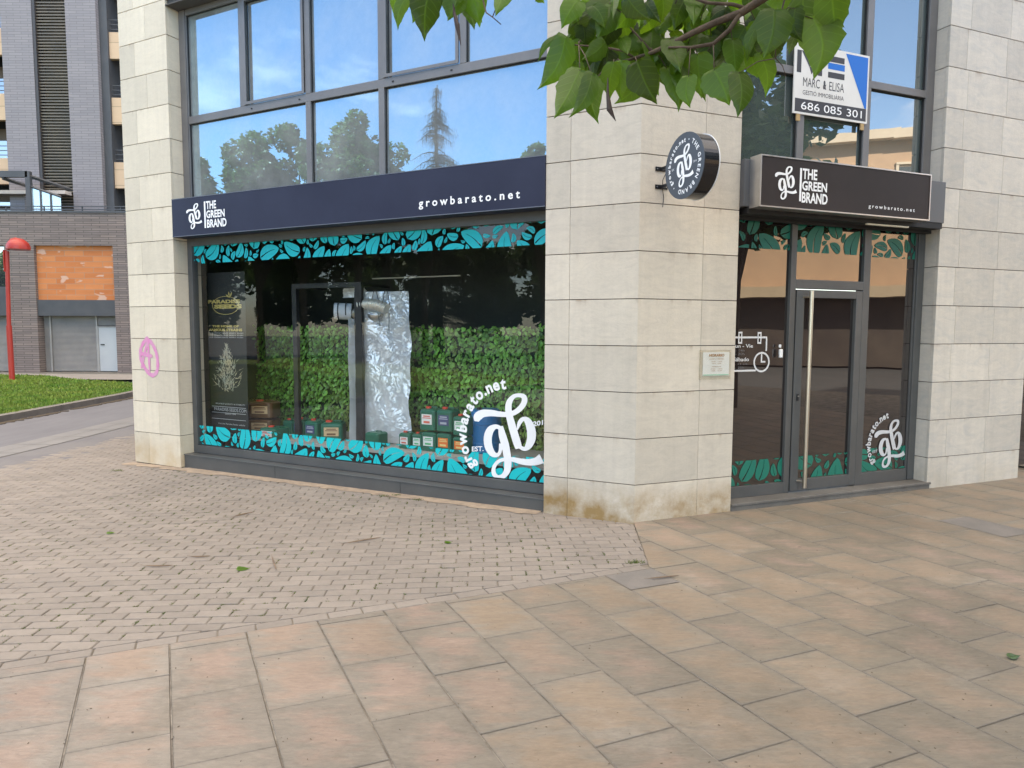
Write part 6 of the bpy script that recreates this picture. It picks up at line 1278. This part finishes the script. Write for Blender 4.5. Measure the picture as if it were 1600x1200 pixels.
while cnt<6200:
    e_=rnd.choice(ends); t=rnd.uniform(.35,1.15); p=fork+(e_-fork)*t+Vector((rnd.gauss(0,.5),rnd.gauss(0,.5),rnd.gauss(.15,.4)))
    if p.z<2.9 or inview(p) or inview(p+Vector((0,0,-.25))) or (p-Vector((0,0,H))).length<1.2: continue
    cnt+=1; a=rnd.uniform(0,6.28); tp_=p+Vector((math.cos(a)*.09,math.sin(a)*.09,-rnd.uniform(.06,.17)))
    leaf(mb,p,tp_,rnd.uniform(.10,.16),Vector((math.cos(a)*.8,math.sin(a)*.8,1)),curl=.15,rnd=rnd)
mt.build('trunk',M_bark,OT,smooth=True)
lo_=mb.build('leaves',M_cat,OT,smooth=True,uvs=list(LUV))
for pts in ([(703,-10,3.0),(705,20,3.0),(710,40,3.0),(716,72,3.0)],[(946,120,2.6),(946,146,2.6),(949,170,2.6),(959,188,2.6)]):
    P_=[tuple(pd(*q_)) for q_ in pts]; mb=MB(); mb.tube(P_,[.0015,.006,.011,.001],8); mb.build('seed_pod',mat('dark seed pod',(.035,.02,.018),.6),OT)
# ================================================================ litter and weeds
M_pod=noisy('dry brown seed pod',(.13,.085,.055),(.20,.14,.09),9,.7)
pods=[((365,811),(380,806),(399,803),'dark curved seed pod lying nearest the shop window'),((540,851),(565,846),(598,841),'long brown seed pod on the grey blocks in the middle'),((300,873),(315,874),(331,872),'short brown seed pod left of the pale one'),((228,888),(250,889),(272,887),'pale thin seed pod furthest left on the blocks'),((427,872),(430,884),(434,893),'reddish curved seed pod beside the fallen green leaf'),((1015,902),(1038,900),(1063,897),'dark seed pod lying on the grey patched slab')]
for p3 in pods:
    P_=[gp(*q_,.012) for q_ in p3[:3]]; t=thing('seed_pod',tuple(P_[1]),p3[3],'seed pod','fallen seed pods on the paving')
    L=[P_[0]*(1-s)**2+P_[1]*2*s*(1-s)+P_[2]*s*s for s in (0,.15,.35,.55,.75,.9,1)]
    mb=MB(); mb.tube([tuple(q_) for q_ in L],[.0015,.004,.006,.006,.005,.0035,.001],8); mb.build('husk',M_pod,t,smooth=True)
    mb=MB(); mb.tube([tuple(L[0]),tuple(L[0]+(L[0]-L[1]).normalized()*.03+Vector((0,0,.004)))],.0015,5); mb.build('stalk',M_pod,t)
for i,(u,v,l,s) in enumerate([(175,837,'small green leaf fallen on the left of the blocks',.032),(383,891,'green leaf fallen beside the curved seed pod',.045),(703,848,'little green leaf on the blocks right of the long pod',.028),(1590,1020,'dull green leaf lying on the slabs at the far right',.035)]):
    p=gp(u,v,.012); mb=MB(); leaf(mb,tuple(p-Vector((s,0,0))),tuple(p+Vector((s,.01,.004))),s*1.3,(0,-.2,1),curl=.05,rnd=rnd,uvl=None); o=mb.build('fallen_leaf',M_cat if i<3 else M_far); o.data.transform(Matrix.Translation(-p)); o.location=p; tag(o,l,'leaf','fallen leaves on the paving')
M_weed=leafmat('weeds',(.055,.085,.015),(.09,.11,.028),.25)
mb=MB(); rnd=random.Random(6)
def tuft(p,n,h,w):
    for _ in range(n):
        a=rnd.uniform(0,6.28); r_=rnd.uniform(0,w); q_=Vector((p.x+r_*math.cos(a),p.y+r_*math.sin(a)*.4,p.z-.004)); l=rnd.uniform(.4,1)*h; b_=rnd.uniform(0,6.28); ww=.003
        mb.add([tuple(q_+Vector((ww,0,0))),tuple(q_-Vector((ww,0,0))),tuple(q_+Vector((math.cos(b_)*l*.7,math.sin(b_)*l*.7,l)))],[(0,1,2)])
for u,v,n,w in ((182,741,50,.10),(600,777,40,.07),(620,776,50,.05),(655,783,40,.07),(995,878,60,.08),(1437,748,40,.05)): tuft(gp(u,v),n,.035,w)
def jointpoint():
    r=rnd.randint(-12,80); i=rnd.uniform(-32,10); fr=rnd.random()
    if rnd.random()<.5: return bd*(i*BL)+bn*((r+.5)*BW)+Vector((0,5,0))
    return bd*((int(i)+(.5 if r%2 else 0)+.08*math.sin(r*12.9)+.5)*BL)+bn*((r+rnd.uniform(-.4,.4))*BW)+Vector((0,5,0))
cnt=0; cl_=[(rnd.uniform(-5.5,.3),rnd.uniform(3.8,8.5),rnd.uniform(.25,.7)) for _ in range(34)]
tries=0
while cnt<2600 and tries<200000:
    tries+=1; p=jointpoint()
    if (p-P1).dot(HN)<.2 or not facadeside(p) or p.x<-6 or p.y<3.3: continue
    if not any((p.x-a)**2+(p.y-b_)**2<r_*r_ for a,b_,r_ in cl_) and rnd.random()>.06: continue
    if (p.x-P1.x)*rn_[0]+(p.y-P1.y)*rn_[1]>-.05 and p.x>-1: continue
    p.z=g(p.x,p.y)-.004; tuft(p,rnd.randint(6,16),rnd.uniform(.007,.018),.022); cnt+=1
tag(mb.build('weeds',M_weed),'small green weeds and moss growing in the joints of the grey blocks','weeds',kind='stuff')
# fallen bark crumbs and grit
mb=MB(); rnd=random.Random(15)
for _ in range(420):
    p=gp(rnd.uniform(0,1600),rnd.uniform(780,1195),.002)
    if (p-C).dot(nR)>-.02 and (p-C).dot(Rv)>0: continue
    s=rnd.uniform(.001,.0038); a=rnd.uniform(0,6.28); mb.tube([tuple(p),tuple(p+Vector((math.cos(a)*s*2.5,math.sin(a)*s*2.5,.001)))],s*.5,4)
for _ in range(260):
    y=rnd.uniform(10,18); mb.tube([(-9.9+rnd.uniform(0,.12),y,g(-9.9,y)+.003),(-9.85+rnd.uniform(0,.15),y+.05,g(-9.9,y)+.01)],.012,4)
tag(mb.build('grit',mat('dark grit and bark crumbs',(.10,.075,.05),.9)),'dark grit and bark crumbs scattered over the paving','grit',kind='stuff')
